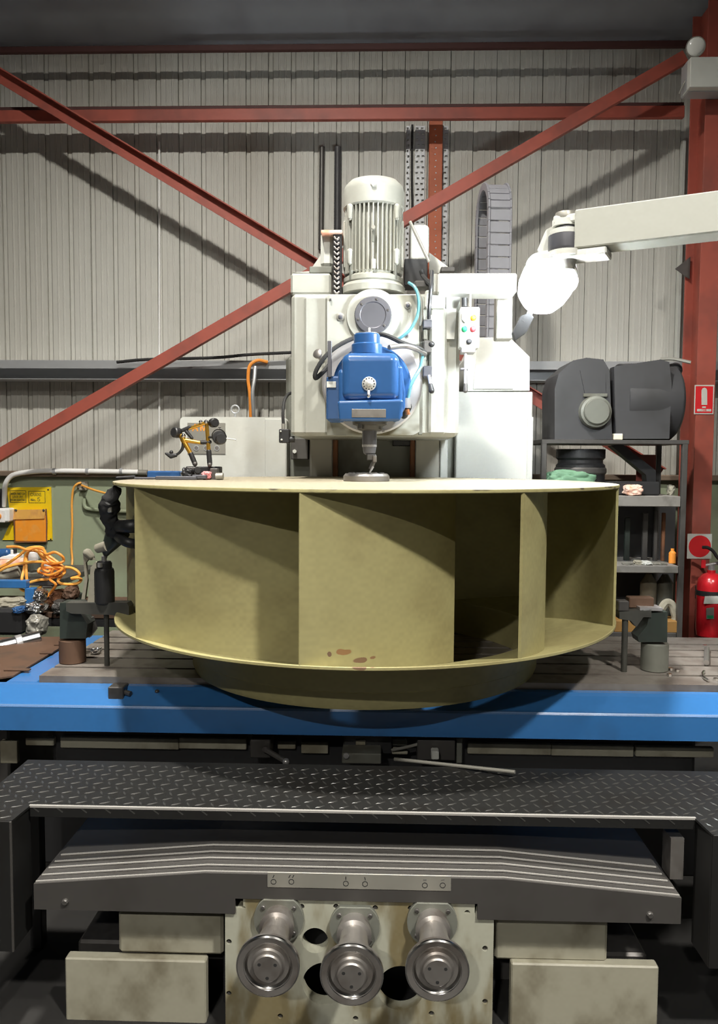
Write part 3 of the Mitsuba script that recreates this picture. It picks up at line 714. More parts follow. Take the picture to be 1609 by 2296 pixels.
part(mm, 'hose_fitting', cyl(at(912, 893, 4.22), at(912, 915, 4.22), .02, n=12), 'steel')
part(mm, 'hose_joint', hull([(*at(910, 912, 4.24), .03), (*at(905, 930, 4.26), .022)]), 'black')
part(mm, 'copper_fitting', cyl(at(912, 918, 4.2), at(914, 930, 4.2), .012, n=10), 'copper')
# levers and switches on the right of the slide
part(mm, 'slide_gib', pbox(939, 664, 948, 975, YH - .055, .03, .003), 'cast_grey')
for a, b, c0, c1, m_, d in ((948, 716, 968, 735, 'gunmetal', .05), (948, 738, 958, 762, 'cast_grey', .03), (949, 763, 967, 791, 'dark_steel', .06), (948, 820, 968, 845, 'gunmetal', .06)):
    part(mm, 'switch_block', pbox(a, b, c0, c1, YH - .055 - d, d + .03, .005), m_)
part(mm, 'switch_cap', pbox(955, 706, 969, 718, YH - .10, .06, .005), 'white_paint')
part(mm, 'knob', hull([(*at(967, 772, YH - .11), .016)]), 'black', 'black ball knob')
part(mm, 'lever', cyl(at(961, 842, YH - .12), at(966, 868, YH - .14), .010, .008, 10), 'steel')
part(mm, 'lever_grip', hull([(*at(965, 864, YH - .14), .011), (*at(967, 876, YH - .145), .015)]), 'black', 'black lever grip')
part(mm, 'clamp_handle', cyl(at(712, 792, YH - .1), at(724, 812, YH - .05), .012, n=10), 'steel_worn')
part(mm, 'clamp_knob', lathe([(.012, 0), (.026, .01), (.026, .02), (.015, .026)], at(715, 796, YH - .1), (-.4, -.8, .3), 16), 'steel_worn')
# blue vertical head
part(mm, 'swivel_flange', lathe([(.268, 0), (.268, .03), (.258, .036), (.2, .036)], at(834, 862, YH - .06), (0, -1, 0), 96), 'steel', 'round steel swivel flange')
part(mm, 'swivel_ring', lathe([(.206, .036), (.206, .09), (.195, .10)], at(834, 866, YH - .06), (0, -1, 0), 80), 'blue_paint')
part(mm, 'head_side', pbox(731, 843, 768, 943, 4.12, .24, .01), 'blue_dull', 'dull blue side block')
part(mm, 'side_label', pbox(732, 855, 753, 869, 4.115, .01, .001), 'white_paint')
part(mm, 'index_bar', pbox(734, 764, 743, 845, 4.10, .02, .002), 'gunmetal')
hd = uniq(f'{mm}__spindle_head'); YF = 3.84
def px_ball(px, py, Y, r): return (*at(px, py, Y), r)
upper = hull([px_ball(x, y, Y, .045) for x in (787, 874) for y in (813, 880) for Y in (YF + .045, 4.25)])
scene[hd] = mikit.ply(upper, 'blue_paint', 40); tag(hd, 'glossy blue cast spindle head')
part(hd, 'casting', hull([px_ball(x, y, Y, .022) for x, y in ((768, 838), (892, 828), (768, 930), (892, 930)) for Y in (YF + .05, 4.28)]), 'blue_paint', smooth=40)
part(hd, 'casting', hull([px_ball(x, y, Y, .014) for x, y in ((763, 905), (897, 902), (766, 938), (891, 938)) for Y in (YF - .012, 4.30)]), 'blue_paint', smooth=40)
part(hd, 'casting', hull([px_ball(x, y, Y, .014) for x, y in ((895, 830), (902, 880), (901, 915), (885, 940)) for Y in (3.98, 4.3)]), 'blue_paint', smooth=40)
cz = at(822, 770, 3.99)
zq = lambda py: at(822, py, 3.99)[2]
rq = lambda w: w * 3.99 / F
part(hd, 'drawbar_cap', lathe([(rq(34), zq(795)), (rq(34), zq(774)), (rq(32), zq(772)), (rq(29), zq(771)), (rq(29), zq(752)), (rq(27), zq(749.5))], (cz[0], 3.99, 0), n=48), 'blue_paint', 'stepped round blue cap')
part(hd, 'cap_disc', lathe([(rq(26), zq(750)), (rq(26), zq(748))], (cz[0], 3.99, 0), n=40), 'steel')
part(hd, 'drawbar', cyl((cz[0] + .012, 3.99, zq(749)), (cz[0] + .012, 3.99, zq(735)), .006, n=8), 'white_paint')
o = at(827, 861, YF)
part(hd, 'speed_dial', lathe([(.034, 0), (.034, .008), (.028, .014), (.014, .018), (.013, .03), (.006, .034)], o, (0, -1, 0), 32), 'dial', 'round steel speed dial')
for i in range(12):
    a = i * math.pi / 6
    part(hd, 'dial_mark', box(o[0] + .026 * math.cos(a) - .003, o[0] + .026 * math.cos(a) + .003, o[1] - .0165, o[1] - .012, o[2] + .026 * math.sin(a) - .003, o[2] + .026 * math.sin(a) + .003, .001), 'ink')
part(hd, 'dial_handle', cyl(at(826, 876, YF - .02), at(826, 887, YF - .03), .007, n=8), 'steel')
part(hd, 'dial_ball', hull([px_ball(826, 888, YF - .03, .010)]), 'bright_steel')
part(hd, 'name_plate', pbox(788, 917, 865, 936, YF - .030, .008, .001), 'steel_worn', 'plain dull metal plate')
part(hd, 'sight_slot', pbox(885, 838, 891, 892, YF + .022, .02, .004), 'black')
part(hd, 'oil_plug', hull([px_ball(879, 802, YF + .06, .016)]), 'steel')
ztl = lambda py: at(829, py, 4.0)[2]
part(hd, 'spindle_nose', lathe([(.048, ztl(966)), (.062, ztl(963)), (.066, ztl(955)), (.085, ztl(952)), (.088, ztl(942))], (at(829, 950, 4)[0], 4.0, 0), n=40), 'dark_steel', 'dark spindle nose')
part(hd, 'nose_key', pbox(802, 949, 812, 962, 3.93, .02), 'dark_steel')
part(hd, 'nose_key', pbox(856, 961, 862, 970, 3.95, .02), 'steel')
part(hd, 'tool_holder', lathe([(.020, ztl(1020)), (.030, ztl(1016)), (.034, ztl(1002)), (.034, ztl(998)), (.036, ztl(995)), (.036, ztl(966))], (at(828, 980, 4)[0], 4.0, 0), n=32), 'gunmetal', 'dark tool holder')
part(hd, 'holder_band', ring([(.034, ztl(1002)), (.0368, ztl(1002)), (.0368, ztl(997)), (.034, ztl(997))], (at(828, 980, 4)[0], 4.0, 0), n=32), 'steel')
part(hd, 'probe_block', pbox(822, 1018, 843, 1032, 3.97, .05, .004), 'dark_steel')
part(hd, 'probe_block', pbox(835, 1021, 844, 1037, 3.96, .03, .004), 'steel_worn')
part(hd, 'probe_arm', cyl(at(838, 1034, 3.99), at(830, 1052, 3.99), .010, n=8), 'dark_steel')
part(hd, 'probe_tip', cyl(at(836, 1046, 3.985), at(826, 1064, 3.985), .007, .003, 8), 'steel')

# control box on the right of the head
cb = uniq(f'{mm}__control_box'); YCB = YH - .14
scene[cb] = mikit.ply(pbox(1031, 688, 1075, 780, YCB, .1, .006), 'white_paint', 30); tag(cb, 'white push-button box')
for px, py, m_, r, nm in ((1061, 713, 'amber', .013, 'indicator_lamp'), (1041, 738, 'green_btn', .013, 'push_button'), (1060, 738, 'red_btn', .013, 'push_button'), (1051, 766, 'black', .012, 'selector_switch')):
    part(cb, nm, lathe([(r * 1.2, 0), (r * 1.2, .006), (r, .008), (r, .016), (r * .6, .019)], at(px, py, YCB), (0, -1, 0), 20), m_)
part(cb, 'isolator', pprism([(1035, 702), (1049, 702), (1049, 716), (1042, 724), (1035, 716)], YCB - .012, .014), 'plate_grey')
part(cb, 'gland', cyl(at(1041, 688, YCB + .05), at(1041, 668, YCB + .05), .015, n=12), 'black')
part(cb, 'gland', cyl(at(1053, 688, YCB + .05), at(1053, 660, YCB + .05), .010, n=12), 'plate_grey')
part(cb, 'screw', bolt(at(1034, 691, YCB), .004, .003), 'steel')
part(cb, 'screw', bolt(at(1072, 691, YCB), .004, .003), 'steel')
part(mm, 'feed_bracket', pbox(1034, 780, 1066, 790, YCB, .1), 'steel')
part(mm, 'feed_lever', cyl(at(1043, 790, YCB + .02), at(1043, 866, YCB), .009, n=10), 'steel')
part(mm, 'feed_grip', hull([(*at(1043, 862, YCB), .010), (*at(1043, 876, YCB), .012)]), 'dark_steel')
part(mm, 'feed_cross', cyl(at(1032, 828, YCB + .01), at(1048, 828, YCB + .01), .008, n=8), 'gunmetal')

# limit switch at the left of the housing
part(mm, 'limit_switch', pbox(625, 962, 648, 993, YH + .02, .07, .004), 'black', 'black limit switch')
part(mm, 'limit_gland', cyl(at(635, 962, YH + .05), at(635, 950, YH + .05), .011, n=10), 'plate_grey')
part(mm, 'limit_roller', cyl(at(649, 985, YH + .05), at(660, 985, YH + .05), .018, n=14), 'black')
part(mm, 'limit_plunger', hull([(*at(629, 967, YH + .015), .005)]), 'white_paint')
part(mm, 'limit_plunger', hull([(*at(631, 986, YH + .015), .006)]), 'white_paint')
part(mm, 'limit_cable', ptube([(635, 951, YH + .05), (634, 925, YH + .05), (637, 900, YH + .08), (645, 885, YH + .13), (656, 880, YH + .2)], .009), 'rubber', 'thin black cable')

# right hand electrical cabinet
ec = thing('electrical_cabinet', 'tall white cabinet with sloping shoulder right of the milling head, lit by the work lamp', 'cabinet')
YE = 5.22
part(ec, 'hood', pprism([(1066, 757), (1142, 756), (1187, 800), (1187, 876), (1045, 877), (1045, 800)], YE, .55), 'white_paint', smooth=False)
part(ec, 'body', pbox(1021, 878, 1190, 1300, YE, .6, .006), 'white_paint')
part(ec, 'door_strip', pbox(1181, 935, 1193, 1200, YE - .03, .05, .003), 'white_paint')
part(ec, 'hood_front', pprism([(1072, 762), (1120, 762), (1150, 872), (1060, 872)], YE - .012, .014), 'white_paint', smooth=False)
zb_ = at(1100, 1300, YE)[2]
part(ec, 'plinth', box(at(1025, 1200, YE)[0], at(1186, 1200, YE)[0], YE + .02, YE + .58, 0, zb_, .004), 'dark_steel')

# left control cabinet with logo plate
lc = thing('control_cabinet', 'low white control cabinet with a printed plate standing behind the impeller', 'cabinet')
YL = 5.22
x0, x1, z0, z1 = rect(404, 935, 642, 1250, YL)
R = .03
rp = Polygon([(x0, z0), (x1, z0), (x1, z1), (x0, z1)]).buffer(-R).buffer(R)
part(lc, 'body', prism_y(rp, YL, .5), 'white_paint', smooth=30)
x2 = at(594, 1000, YL)[0]
part(lc, 'side_panel', box(x2, x1 - .004, YL - .008, YL + .02, z0 + .03, z1 - .012, .003), 'white_paint')
part(lc, 'plinth', box(x0 + .03, x1 - .03, YL + .03, YL + .47, 0, z0 + .002, .01), 'dark_steel')
e = at(527, 933, YL + .05)
part(lc, 'eye_bolt', tube([e + [math.sin(a) * .026, 0, .018 + .026 - math.cos(a) * .026] for a in np.linspace(0, 2 * math.pi, 17)], .006, k=1), 'galv')
part(lc, 'eye_stem', cyl(e - [0, 0, .004], e + [0, 0, .02], .007, n=8), 'galv')
pl = uniq(f'{lc}__print_plate'); scene[pl] = mikit.ply(pbox(420, 948, 505, 1018, YL - .006, .005, .001), 'plate_grey', 30); tag(pl, 'pale grey printed plate')
part(pl, 'letter', text('A', 430, 966, YL - .006, 15, True), 'orange', 'orange capital letter A')
part(pl, 'letter', text('M', 447, 966, YL - .006, 15, True), 'orange', 'orange capital letter M')
part(pl, 'letter', text('T', 489, 966, YL - .006, 8), 'ink', 'small dark letter')
for px in (440, 462, 486):
    part(pl, 'gauge_ring', ring([(.013, 0), (.018, 0), (.017, .004), (.013, .004)], at(px, 1005, YL - .006), (0, -1, 0), 20), 'galv')
    part(pl, 'gauge_face', lathe([(.013, 0), (.013, .002)], at(px, 1005, YL - .006), (0, -1, 0), 20), 'steel_worn')

# ---------------------------------------------------------------- cable carrier loop behind the machine
cc = thing('cable_carrier', 'grey segmented cable carrier bent over in a tall loop behind the white arm', 'cable carrier')
YK = 5.90
A = np.array([at(1092, 600, YK)[0], YK, 0]); 
zt, Rr = at(1117, 396, YK)[2], .22
wdir = np.array([.996, .09, 0]); tdir = np.array([-.09, .996, 0])      # band width runs almost along x, the loop bends away from the viewer
wd = .172
ctr = np.array([at(1118, 600, YK)[0], YK, zt - Rr])
path = [(0, -z) for z in np.arange(1.45, 0, -.085)] + [(Rr - Rr * math.cos(a), Rr * math.sin(a)) for a in np.linspace(0, math.pi, 13)] + [(2 * Rr, -z) for z in np.arange(.085, 1.45, .085)]
path = np.array(path)
for i in range(len(path) - 1):
    a, b = path[i], path[i + 1]; d = b - a; L = np.linalg.norm(d); d = d / L; nrm = np.array([-d[1], d[0]])
    M = np.eye(4); M[:3, 0] = wdir; M[:3, 1] = tdir * d[0] + np.array([0, 0, 1]) * d[1]; M[:3, 2] = np.cross(M[:3, 0], M[:3, 1])
    m_ = (a + b) / 2
    M[:3, 3] = ctr + tdir * m_[0] + np.array([0, 0, 1]) * m_[1]
    lk = cat([box(-wd / 2, wd / 2, -L * .46, L * .46, -.006, .006, .003), box(-wd / 2, -wd / 2 + .014, -L * .5, L * .5, -.035, .02, .003), box(wd / 2 - .014, wd / 2, -L * .5, L * .5, -.035, .02, .003)])
    lk.apply_transform(M)
    part(cc, 'link', lk, 'carrier_grey', smooth=False)
for s_ in (0, 2 * Rr):
    q = ctr + tdir * s_
    part(cc, 'guide_post', box(q[0] - .05, q[0] + .05, q[1] + .01, q[1] + .06, 0, zt - Rr - 1.4, .006), 'galv')

# ---------------------------------------------------------------- pendant boom with work lamp
bm = thing('pendant_boom', 'thick white swivel boom reaching in from the right edge', 'boom')
b0, b1 = at(1295, 523, 3.75), at(1609, 491, 3.50)
far = b0 + (b1 - b0) * 3.0
hh = 41 * 3.75 / F
d = (far - b0); L = np.linalg.norm(d[:2]); dx = np.array([d[0], d[1], 0]) / L
def boom_box(s0, s1, w, z0, z1, bev=.006):
    m_ = box(s0, s1, -w, w, z0, z1, bev)
    M = np.eye(4); M[:3, 0] = dx; M[:3, 1] = (-dx[1], dx[0], 0); M[:3, 3] = (b0[0], b0[1], 0)
    m_.apply_transform(M); return m_
zb = b0[2]
part(bm, 'beam', boom_box(0, L, .075, zb - hh, zb + hh), 'cream')
part(bm, 'lower_plate', boom_box(-.16, .14, .07, zb - hh - .035, zb - hh - .001), 'white_paint')
part(bm, 'upper_lug', boom_box(-.10, .02, .06, zb + hh * .45, zb + hh * .88), 'white_paint')
jx = at(1262, 520, 3.76)
zj = lambda py: at(1262, py, 3.76)[2]
part(bm, 'pivot_cap', lathe([(.048, zj(492)), (.05, zj(486)), (.046, zj(478)), (.03, zj(475))], (jx[0] + .01, 3.76, 0), n=28), 'plate_grey', 'round grey pivot cap')
part(bm, 'pivot_plate', lathe([(.056, zj(509)), (.056, zj(495))], (jx[0] + .006, 3.76, 0), n=32), 'white_paint')
part(bm, 'pivot_plate', lathe([(.068, zj(528)), (.068, zj(517))], (jx[0] + .01, 3.76, 0), n=32), 'white_paint')
part(bm, 'pivot_drum', lathe([(.072, zj(566)), (.078, zj(560)), (.078, zj(530)), (.05, zj(526)), (.05, zj(512))], (jx[0] + .012, 3.76, 0), n=32), 'gunmetal', 'dark pivot drum')
part(bm, 'pivot_plate', lathe([(.085, zj(578)), (.085, zj(566))], (jx[0] + .016, 3.76, 0), n=32), 'white_paint')
part(bm, 'hanger_tube', cyl((jx[0] + .018, 3.76, zj(580)), (jx[0] + .018, 3.76, zj(606)), .05, .035, 20), 'plate_grey')
pst = b0 + (far - b0) * .93
part(bm, 'mast', cyl((pst[0], pst[1], 0), (pst[0], pst[1], zb - hh), .09, n=24), 'white_paint')
part(bm, 'ear', pprism([(1224, 515), (1236, 508), (1244, 512), (1232, 560), (1212, 585), (1205, 560)], 3.80, .02), 'white_paint')

wl = thing('work_lamp', 'glaring white work lamp hanging from the boom joint', 'lamp')
lo = at(1232, 622, 3.86)
ax = np.array([-.48, -.36, -.80]); ax /= np.linalg.norm(ax)
base = lo - ax * .05
part(wl, 'shade', lathe([(.05, -.08), (.08, -.06), (.112, -.01), (.130, .02), (.132, .03), (.125, .03)], base, ax, 36), 'white_paint', 'metal shade')
dome = [(.124, .03), (.126, .08), (.118, .14), (.098, .19), (.06, .225), (.0, .24)]
emitter(f'{wl}__bulb', lathe([(.126, .028)] + dome, base, ax, 32), np.array([.90, .97, 1.0]) * WORK_LIGHT, 30)
part(wl, 'stem', cyl((jx[0] + .018, 3.76, zj(604)), base - ax * .09, .018, n=12), 'plate_grey', 'thin grey stem')
part(wl, 'yoke', pprism([(1150, 745), (1168, 708), (1190, 700), (1196, 712), (1180, 745), (1156, 762)], 3.82, .05), 'black', 'dark hinge block')
part(wl, 'yoke_arm', cyl(at(1180, 715, 3.84), base + ax * -.02, .014, n=10), 'gunmetal')

# ---------------------------------------------------------------- right: rack, motor, signs, extinguisher
rk = thing('storage_rack', 'dark angle-steel storage rack beside the red column', 'rack')
YR, DR_ = 5.35, .5
rx0, rx1 = at(1212, 1100, YR)[0], at(1541, 1100, YR)[0]
zs1, zs2, zs3, zs4 = (at(1400, p_, YR)[2] for p_ in (986, 1112, 1268, 1418))
for x in (rx0, rx1 - .04):
    for y in (YR, YR + DR_):
        part(rk, 'upright', box(x, x + .035, y, y + .035, 0, zs1 - .001, .003), 'dark_steel')
part(rk, 'shelf', box(rx0, rx1, YR - .002, YR + DR_ + .03, zs1 - .028, zs1, .003), 'dark_steel')
part(rk, 'shelf', box(rx0 + .04, rx1 - .042, YR + .002, YR + DR_, zs2 - .07, zs2, .004), 'shelf_grey')
part(rk, 'shelf', box(rx0 + .04, rx1 - .042, YR + .002, YR + DR_, zs3 - .05, zs3, .004), 'shelf_grey')
part(rk, 'shelf', box(rx0 + .04, rx1 - .042, YR + .002, YR + DR_, zs4 - .05, zs4, .004), 'dark_steel')
part(rk, 'shade_panel', box(rx0 + .04, rx1 + .12, YR + DR_ + .037, YR + DR_ + .045, .1, zs2 - .08, .0), 'motor_grey')  # added dark sheet standing in for the shade behind the shelves
part(rk, 'end_panel', box(at(1480, 1050, YR)[0], rx1 - .044, YR + DR_ + .002, YR + DR_ + .008, zs2, at(1500, 1018, YR)[2], .0), 'red_oxide')

em = thing('scrap_motor', 'large dark grey electric motor lying on top of the rack', 'electric motor')
part(em, 'gear_housing', pprism([(1243, 986), (1243, 872), (1252, 838), (1285, 808), (1315, 802), (1352, 806), (1366, 830), (1372, 985)], 5.36, .42), 'motor_grey', smooth=25)
part(em, 'cover_plate', pprism([(1300, 830), (1357, 834), (1357, 888), (1312, 888)], 5.35, .02), 'motor_grey')
part(em, 'cover_edge', pbox(1308, 882, 1362, 890, 5.335, .02, .004), 'cast_grey')
o = at(1332, 924, 5.36)
part(em, 'bearing_cap', lathe([(.105, 0), (.108, .012), (.10, .05), (.085, .055), (.083, .070), (.078, .075)], o, (0, -1, 0), 40), 'cast_grey', 'round bearing cap')
c_ = at(1380, 902, 5.62)
part(em, 'stator', lathe([(.20, 0), (.262, .01), (.268, .2), (.262, .36), (.24, .385), (.20, .40)], (c_[0], 5.62, zs1 + .264), (1, .04, .0), 56), 'motor_grey', smooth=40)
part(em, 'stator_cover', pprism([(1376, 822), (1480, 806), (1500, 812), (1505, 860), (1500, 984), (1380, 984)], 5.37, .1), 'motor_grey', smooth=20)
for q, (px, py, r) in enumerate(((1512, 830, .05), (1520, 868, .04), (1512, 915, .05), (1508, 955, .045))):
    part(em, 'terminal', hull([(*at(px, py, 5.55), r), (*at(px - 22, py + 4, 5.55), r * .9)]), ('black', 'motor_grey', 'khaki_cloth', 'black')[q])
part(em, 'terminal_strip', ptube([(1480, 805, 5.5), (1510, 805, 5.48), (1548, 813, 5.45)], .012, k=3), 'plate_grey', 'pale flat strip')
add('wood_offcut', pbox(1376, 972, 1396, 986, 5.352, .06, .004), 'card', 'small pale wood offcut in front of the motor on the rack', 'wood block')
dm = thing('cast_drum', 'black cast drum on the middle shelf under the motor', 'drum')
dcx = at(1300, 1060, 5.6)
part(dm, 'barrel', lathe([(.14, 0), (.165, .02), (.165, .20), (.15, .215), (.15, .235), (.165, .25), (.165, zs1 - .06 - zs2)], (dcx[0], 5.6, zs2), n=40), 'black')
part(dm, 'rim', lathe([(.168, 0), (.175, .01), (.175, .035), (.168, .045)], (dcx[0], 5.6, zs2 + .14), n=40), 'dark_steel')
add('bent_bracket', cat([pprism([(1370, 1000), (1395, 996), (1470, 1055), (1470, 1108), (1452, 1108), (1448, 1065)], 5.60, .1), pbox(1360, 1080, 1480, 1111, 5.45, .2, .01)]), 'black', 'black steel bracket on the middle shelf right of the drum', 'bracket')
v = trimesh.creation.box(extents=(1, 1, 1)).subdivide_to_size(.09)
def rag(px0, py0, px1, py1, Y, depth, seed, amp=.02):
    x0, x1, z0, z1 = rect(px0, py0, px1, py1, Y)
    m_ = trimesh.creation.icosphere(subdivisions=4)
    p_ = m_.vertices.copy(); p_ = np.sign(p_) * np.abs(p_) ** .6
    n_ = meshkit.fbm(p_ * 2.2 + seed, 3, seed) - .5
    p_ = p_ * (1 + .55 * n_[:, None]); p_ = p_ / np.abs(p_).max(0)
    p_ = p_ * [(x1 - x0) / 2, depth / 2, (z1 - z0) / 2] + [(x0 + x1) / 2, Y + depth / 2, (z0 + z1) / 2]
    return trimesh.Trimesh(p_, m_.faces, process=False)
gcl = rag(1216, 1052, 1345, 1113, 5.38, .2, 3)
add('green_sheet', gcl, 'green_cloth', 'crumpled pale green sheet on the middle shelf', 'sheet')
add('crumpled_rag', rag(1402, 1086, 1447, 1113, 5.353, .12, 8), 'salmon', 'crumpled pink and white rag on the front of the shelf', 'rag')
add('crumpled_rag', rag(1500, 1086, 1516, 1113, 5.5, .08, 5), 'khaki_cloth', 'tiny pale scrap at the right of the middle shelf', 'rag')
for i, (a, b, c0, mm_) in enumerate(((1398, 1424, 1262, 'plate_grey'), (1424, 1450, 1258, 'khaki_cloth'), (1440, 1466, 1259, 'white_paint'), (1466, 1500, 1262, 'plate_grey'))):
    add('steel_offcut', rag(a, c0, b, 1269, 5.36 + .02 * (i % 2), .1, 20 + i), mm_, ('flat grey offcut at the left of the lower shelf', 'dusty brown offcut lying on the lower shelf', 'pale shiny offcut in the middle of the lower shelf', 'long flat grey offcut at the right of the lower shelf')[i], 'metal offcut')
for i, (a, b, c0, m_) in enumerate(((1400, 1412, 1160, 'dark_green'), (1440, 1452, 1150, 'dark_steel'), (1466, 1474, 1145, 'dark_steel'), (1484, 1491, 1150, 'rust'))):
    add('standing_bar', pbox(a, c0, b, 1267, 5.62, .03, .004), m_, ('dark green bar standing at the left on the lower shelf', 'broad dark steel bar standing on the lower shelf', 'thin dark steel bar standing on the lower shelf', 'thin rusty bar standing beside the orange can')[i], 'metal bar')
add('spray_can', lathe([(.022, 0), (.024, .004), (.024, .07), (.012, .085), (.012, .10)], (at(1507, 1240, 5.5)[0], 5.5, zs3), n=20), 'orange', 'small orange spray can on the lower shelf', 'can')
for i, (a, b) in enumerate(((1442, 1462), (1476, 1502))):
    add('gas_bottle', lathe([(.05, 0), (.055, .01), (.055, .30), (.03, .34), (.02, .36)], (at((a + b) / 2, 1350, 5.6)[0], 5.6, zs4), n=24), 'cast_grey' if i else 'khaki_cloth', ('khaki bottle standing on the bottom shelf', 'grey bottle standing at the right of the bottom shelf')[i], 'bottle')
add('crate', pbox(1378, 1392, 1528, 1419, 5.36, .3, .006), 'ochre', 'low ochre wooden crate on the bottom shelf', 'crate')
add('pipe_elbow', ptube([(1478, 1372, 5.42), (1492, 1352, 5.42), (1505, 1356, 5.42), (1514, 1380, 5.42), (1514, 1391, 5.42)], .028), 'khaki_cloth', 'dusty pipe elbow lying on the ochre crate', 'pipe')

# signs
def plate(name, px0, py0, px1, py1, Y, m_, lab, c_):
    return add(name, pbox(px0, py0, px1, py1, Y, .004, .001), m_, lab, c_)
fs = plate('fire_sign', 1556, 863, 1600, 929, YC - .006, 'white_paint', 'red fire extinguisher sign with white border on the column', 'sign')
part(fs, 'red_field', pbox(1558.5, 866, 1597.5, 926, YC - .0085, .002, .0005), 'sign_red')
part(fs, 'pictogram', pprism([(1572, 876), (1574, 871), (1579, 869), (1583, 871), (1585, 876), (1585, 908), (1572, 908)], YC - .0105, .002), 'white_paint', 'white extinguisher silhouette')
part(fs, 'pictogram_hose', pbox(1573.5, 911, 1582, 915, YC - .0105, .002, .0005), 'white_paint')
part(fs, 'caption_bar', pbox(1562, 917, 1594, 922.5, YC - .0105, .002, .0005), 'white_paint')
part(fs, 'lettering', text('FIRE', 1578, 921.5, YC - .0106, 3.6, True, .0008, True), 'sign_red')
ms = plate('marker_sign', 1540, 1197, 1595, 1253, YC - .006, 'white_paint', 'square white sign with a big red disc on the column', 'sign')
part(ms, 'red_disc', lathe([(.083, 0), (.083, .002)], at(1568, 1225, YC - .006), (0, -1, 0), 48), 'sign_red', 'red disc')
fe = thing('fire_extinguisher', 'red fire extinguisher hanging at the foot of the column', 'fire extinguisher')
YX2 = 5.98
fo = at(1590, 1400, YX2); fz = lambda py: at(1590, py, YX2)[2]
part(fe, 'cylinder', lathe([(.07, fz(1428)), (.09, fz(1424)), (.098, fz(1410)), (.098, fz(1312)), (.09, fz(1298)), (.06, fz(1288)), (.03, fz(1284)), (.03, fz(1278))], (fo[0], YX2, 0), n=48), 'fire_red', smooth=40)
part(fe, 'band', ring([(.098, fz(1334)), (.1005, fz(1334)), (.1005, fz(1323)), (.098, fz(1323))], (fo[0], YX2, 0), n=48), 'black', 'black strap')
part(fe, 'paper_label', pprism([(1580, 1337), (1612, 1336), (1612, 1354), (1577, 1354)], YX2 - .1005, .006), 'white_paint', 'white paper label')
part(fe, 'paper_label', pprism([(1583, 1364), (1600, 1362), (1600, 1388), (1583, 1388)], YX2 - .1005, .006), 'plate_grey', 'small service label')
part(fe, 'label_panel', pbox(1585, 1380, 1599, 1387, YX2 - .102, .004, .001), 'green_btn')
part(fe, 'valve', cyl((fo[0], YX2, fz(1280)), (fo[0], YX2, fz(1268)), .024, n=16), 'steel')
part(fe, 'handle', hull([(*at(1578, 1268, YX2), .010), (*at(1612, 1262, YX2), .012)]), 'steel')
part(fe, 'safety_tag', pbox(1572, 1256, 1582, 1274, YX2 - .03, .01, .003), 'fire_red')
part(fe, 'hose', ptube([(1574, 1227, 5.95), (1586, 1228, 5.93), (1598, 1236, 5.93), (1606, 1248, 5.93), (1616, 1262, 5.94), (1626, 1300, 5.94)], .012), 'rubber', 'black hose')
part(fe, 'bracket', box(fo[0] - .05, fo[0] - .01, YX2 + .09, YC + .001, fz(1350), fz(1320), .004), 'dark_steel')

el = thing('emergency_light', 'grey emergency light box with a round spot lamp high on the column', 'emergency light')
YL2 = 5.95
part(el, 'housing', pbox(1547, 127, 1640, 195, YL2, .14, .004), 'white_paint', smooth=False)
part(el, 'back_case', pbox(1541, 130, 1644, 204, YL2 + .05, .14, .012), 'galv')
o = at(1559, 105, YL2 + .02)
part(el, 'lamp_shell', lathe([(.02, -.075), (.055, -.05), (.068, .0), (.066, .006)], o, (-.15, -.95, -.25), 32), 'plate_grey', 'round lamp shell')
part(el, 'lamp_lens', lathe([(.062, .004), (.05, .016), (.03, .022), (.0, .024)], o, (-.15, -.95, -.25), 32), 'lens', 'shiny lens')
part(el, 'lamp_stem', cyl(at(1562, 118, YL2 + .07), at(1562, 130, YL2 + .07), .012, n=10), 'galv')
part(el, 'mounting', box(cx0 + .01, cx1 - .01, YL2 + .188, YC + .001, at(1560, 195, YL2)[2], at(1560, 150, YL2)[2], .002), 'dark_steel')
part(el, 'cable', ptube([(1541, 172, 6.05), (1532, 188, 6.05), (1522, 210, 6.08)], .006, k=4), 'plate_grey')

# ---------------------------------------------------------------- left: crane board, conduit, cords
YW = 6.72
zled = ZD
cd = thing('conduit', 'white electrical conduit along the ledge bending down on the left', 'conduit')
zc_ = ZD - .05
q = [at(-20, 1150, 6.69)] 
part(cd, 'tube', tube([at(8, 1136, 6.69), at(10, 1110, 6.68), at(13, 1084, 6.64), at(28, 1066, 6.635), at(60, 1059, 6.635), at(110, 1056, 6.635), at(220, 1057, 6.635), at(322, 1059, 6.635)], .021, n=12), 'pure_white')
for px in (122, 196, 272):
    part(cd, 'saddle_clip', ring([(.021, -.012), (.027, -.012), (.027, .012), (.021, .012)], at(px, 1057, 6.635), (1, 0, .0), 18), 'galv')
part(cd, 'coupling', cyl(at(310, 1059, 6.635), at(330, 1060, 6.635), .024, n=12), 'plate_grey')
isw = thing('isolator_switch', 'white isolator switch box with orange knob at the left edge', 'switch box')
part(isw, 'case', pbox(-22, 1140, 20, 1171, 6.60, .118, .012), 'pure_white')
part(isw, 'face', pbox(-20, 1143, 10, 1172, 6.585, .02, .006), 'pure_white')
part(isw, 'knob', lathe([(.028, 0), (.026, .02), (.02, .024)], at(-4, 1158, 6.585), (0, -1, 0), 16), 'orange', 'orange knob')
part(isw, 'stalk', pbox(-6, 1096, 3, 1140, 6.66, .03), 'black')

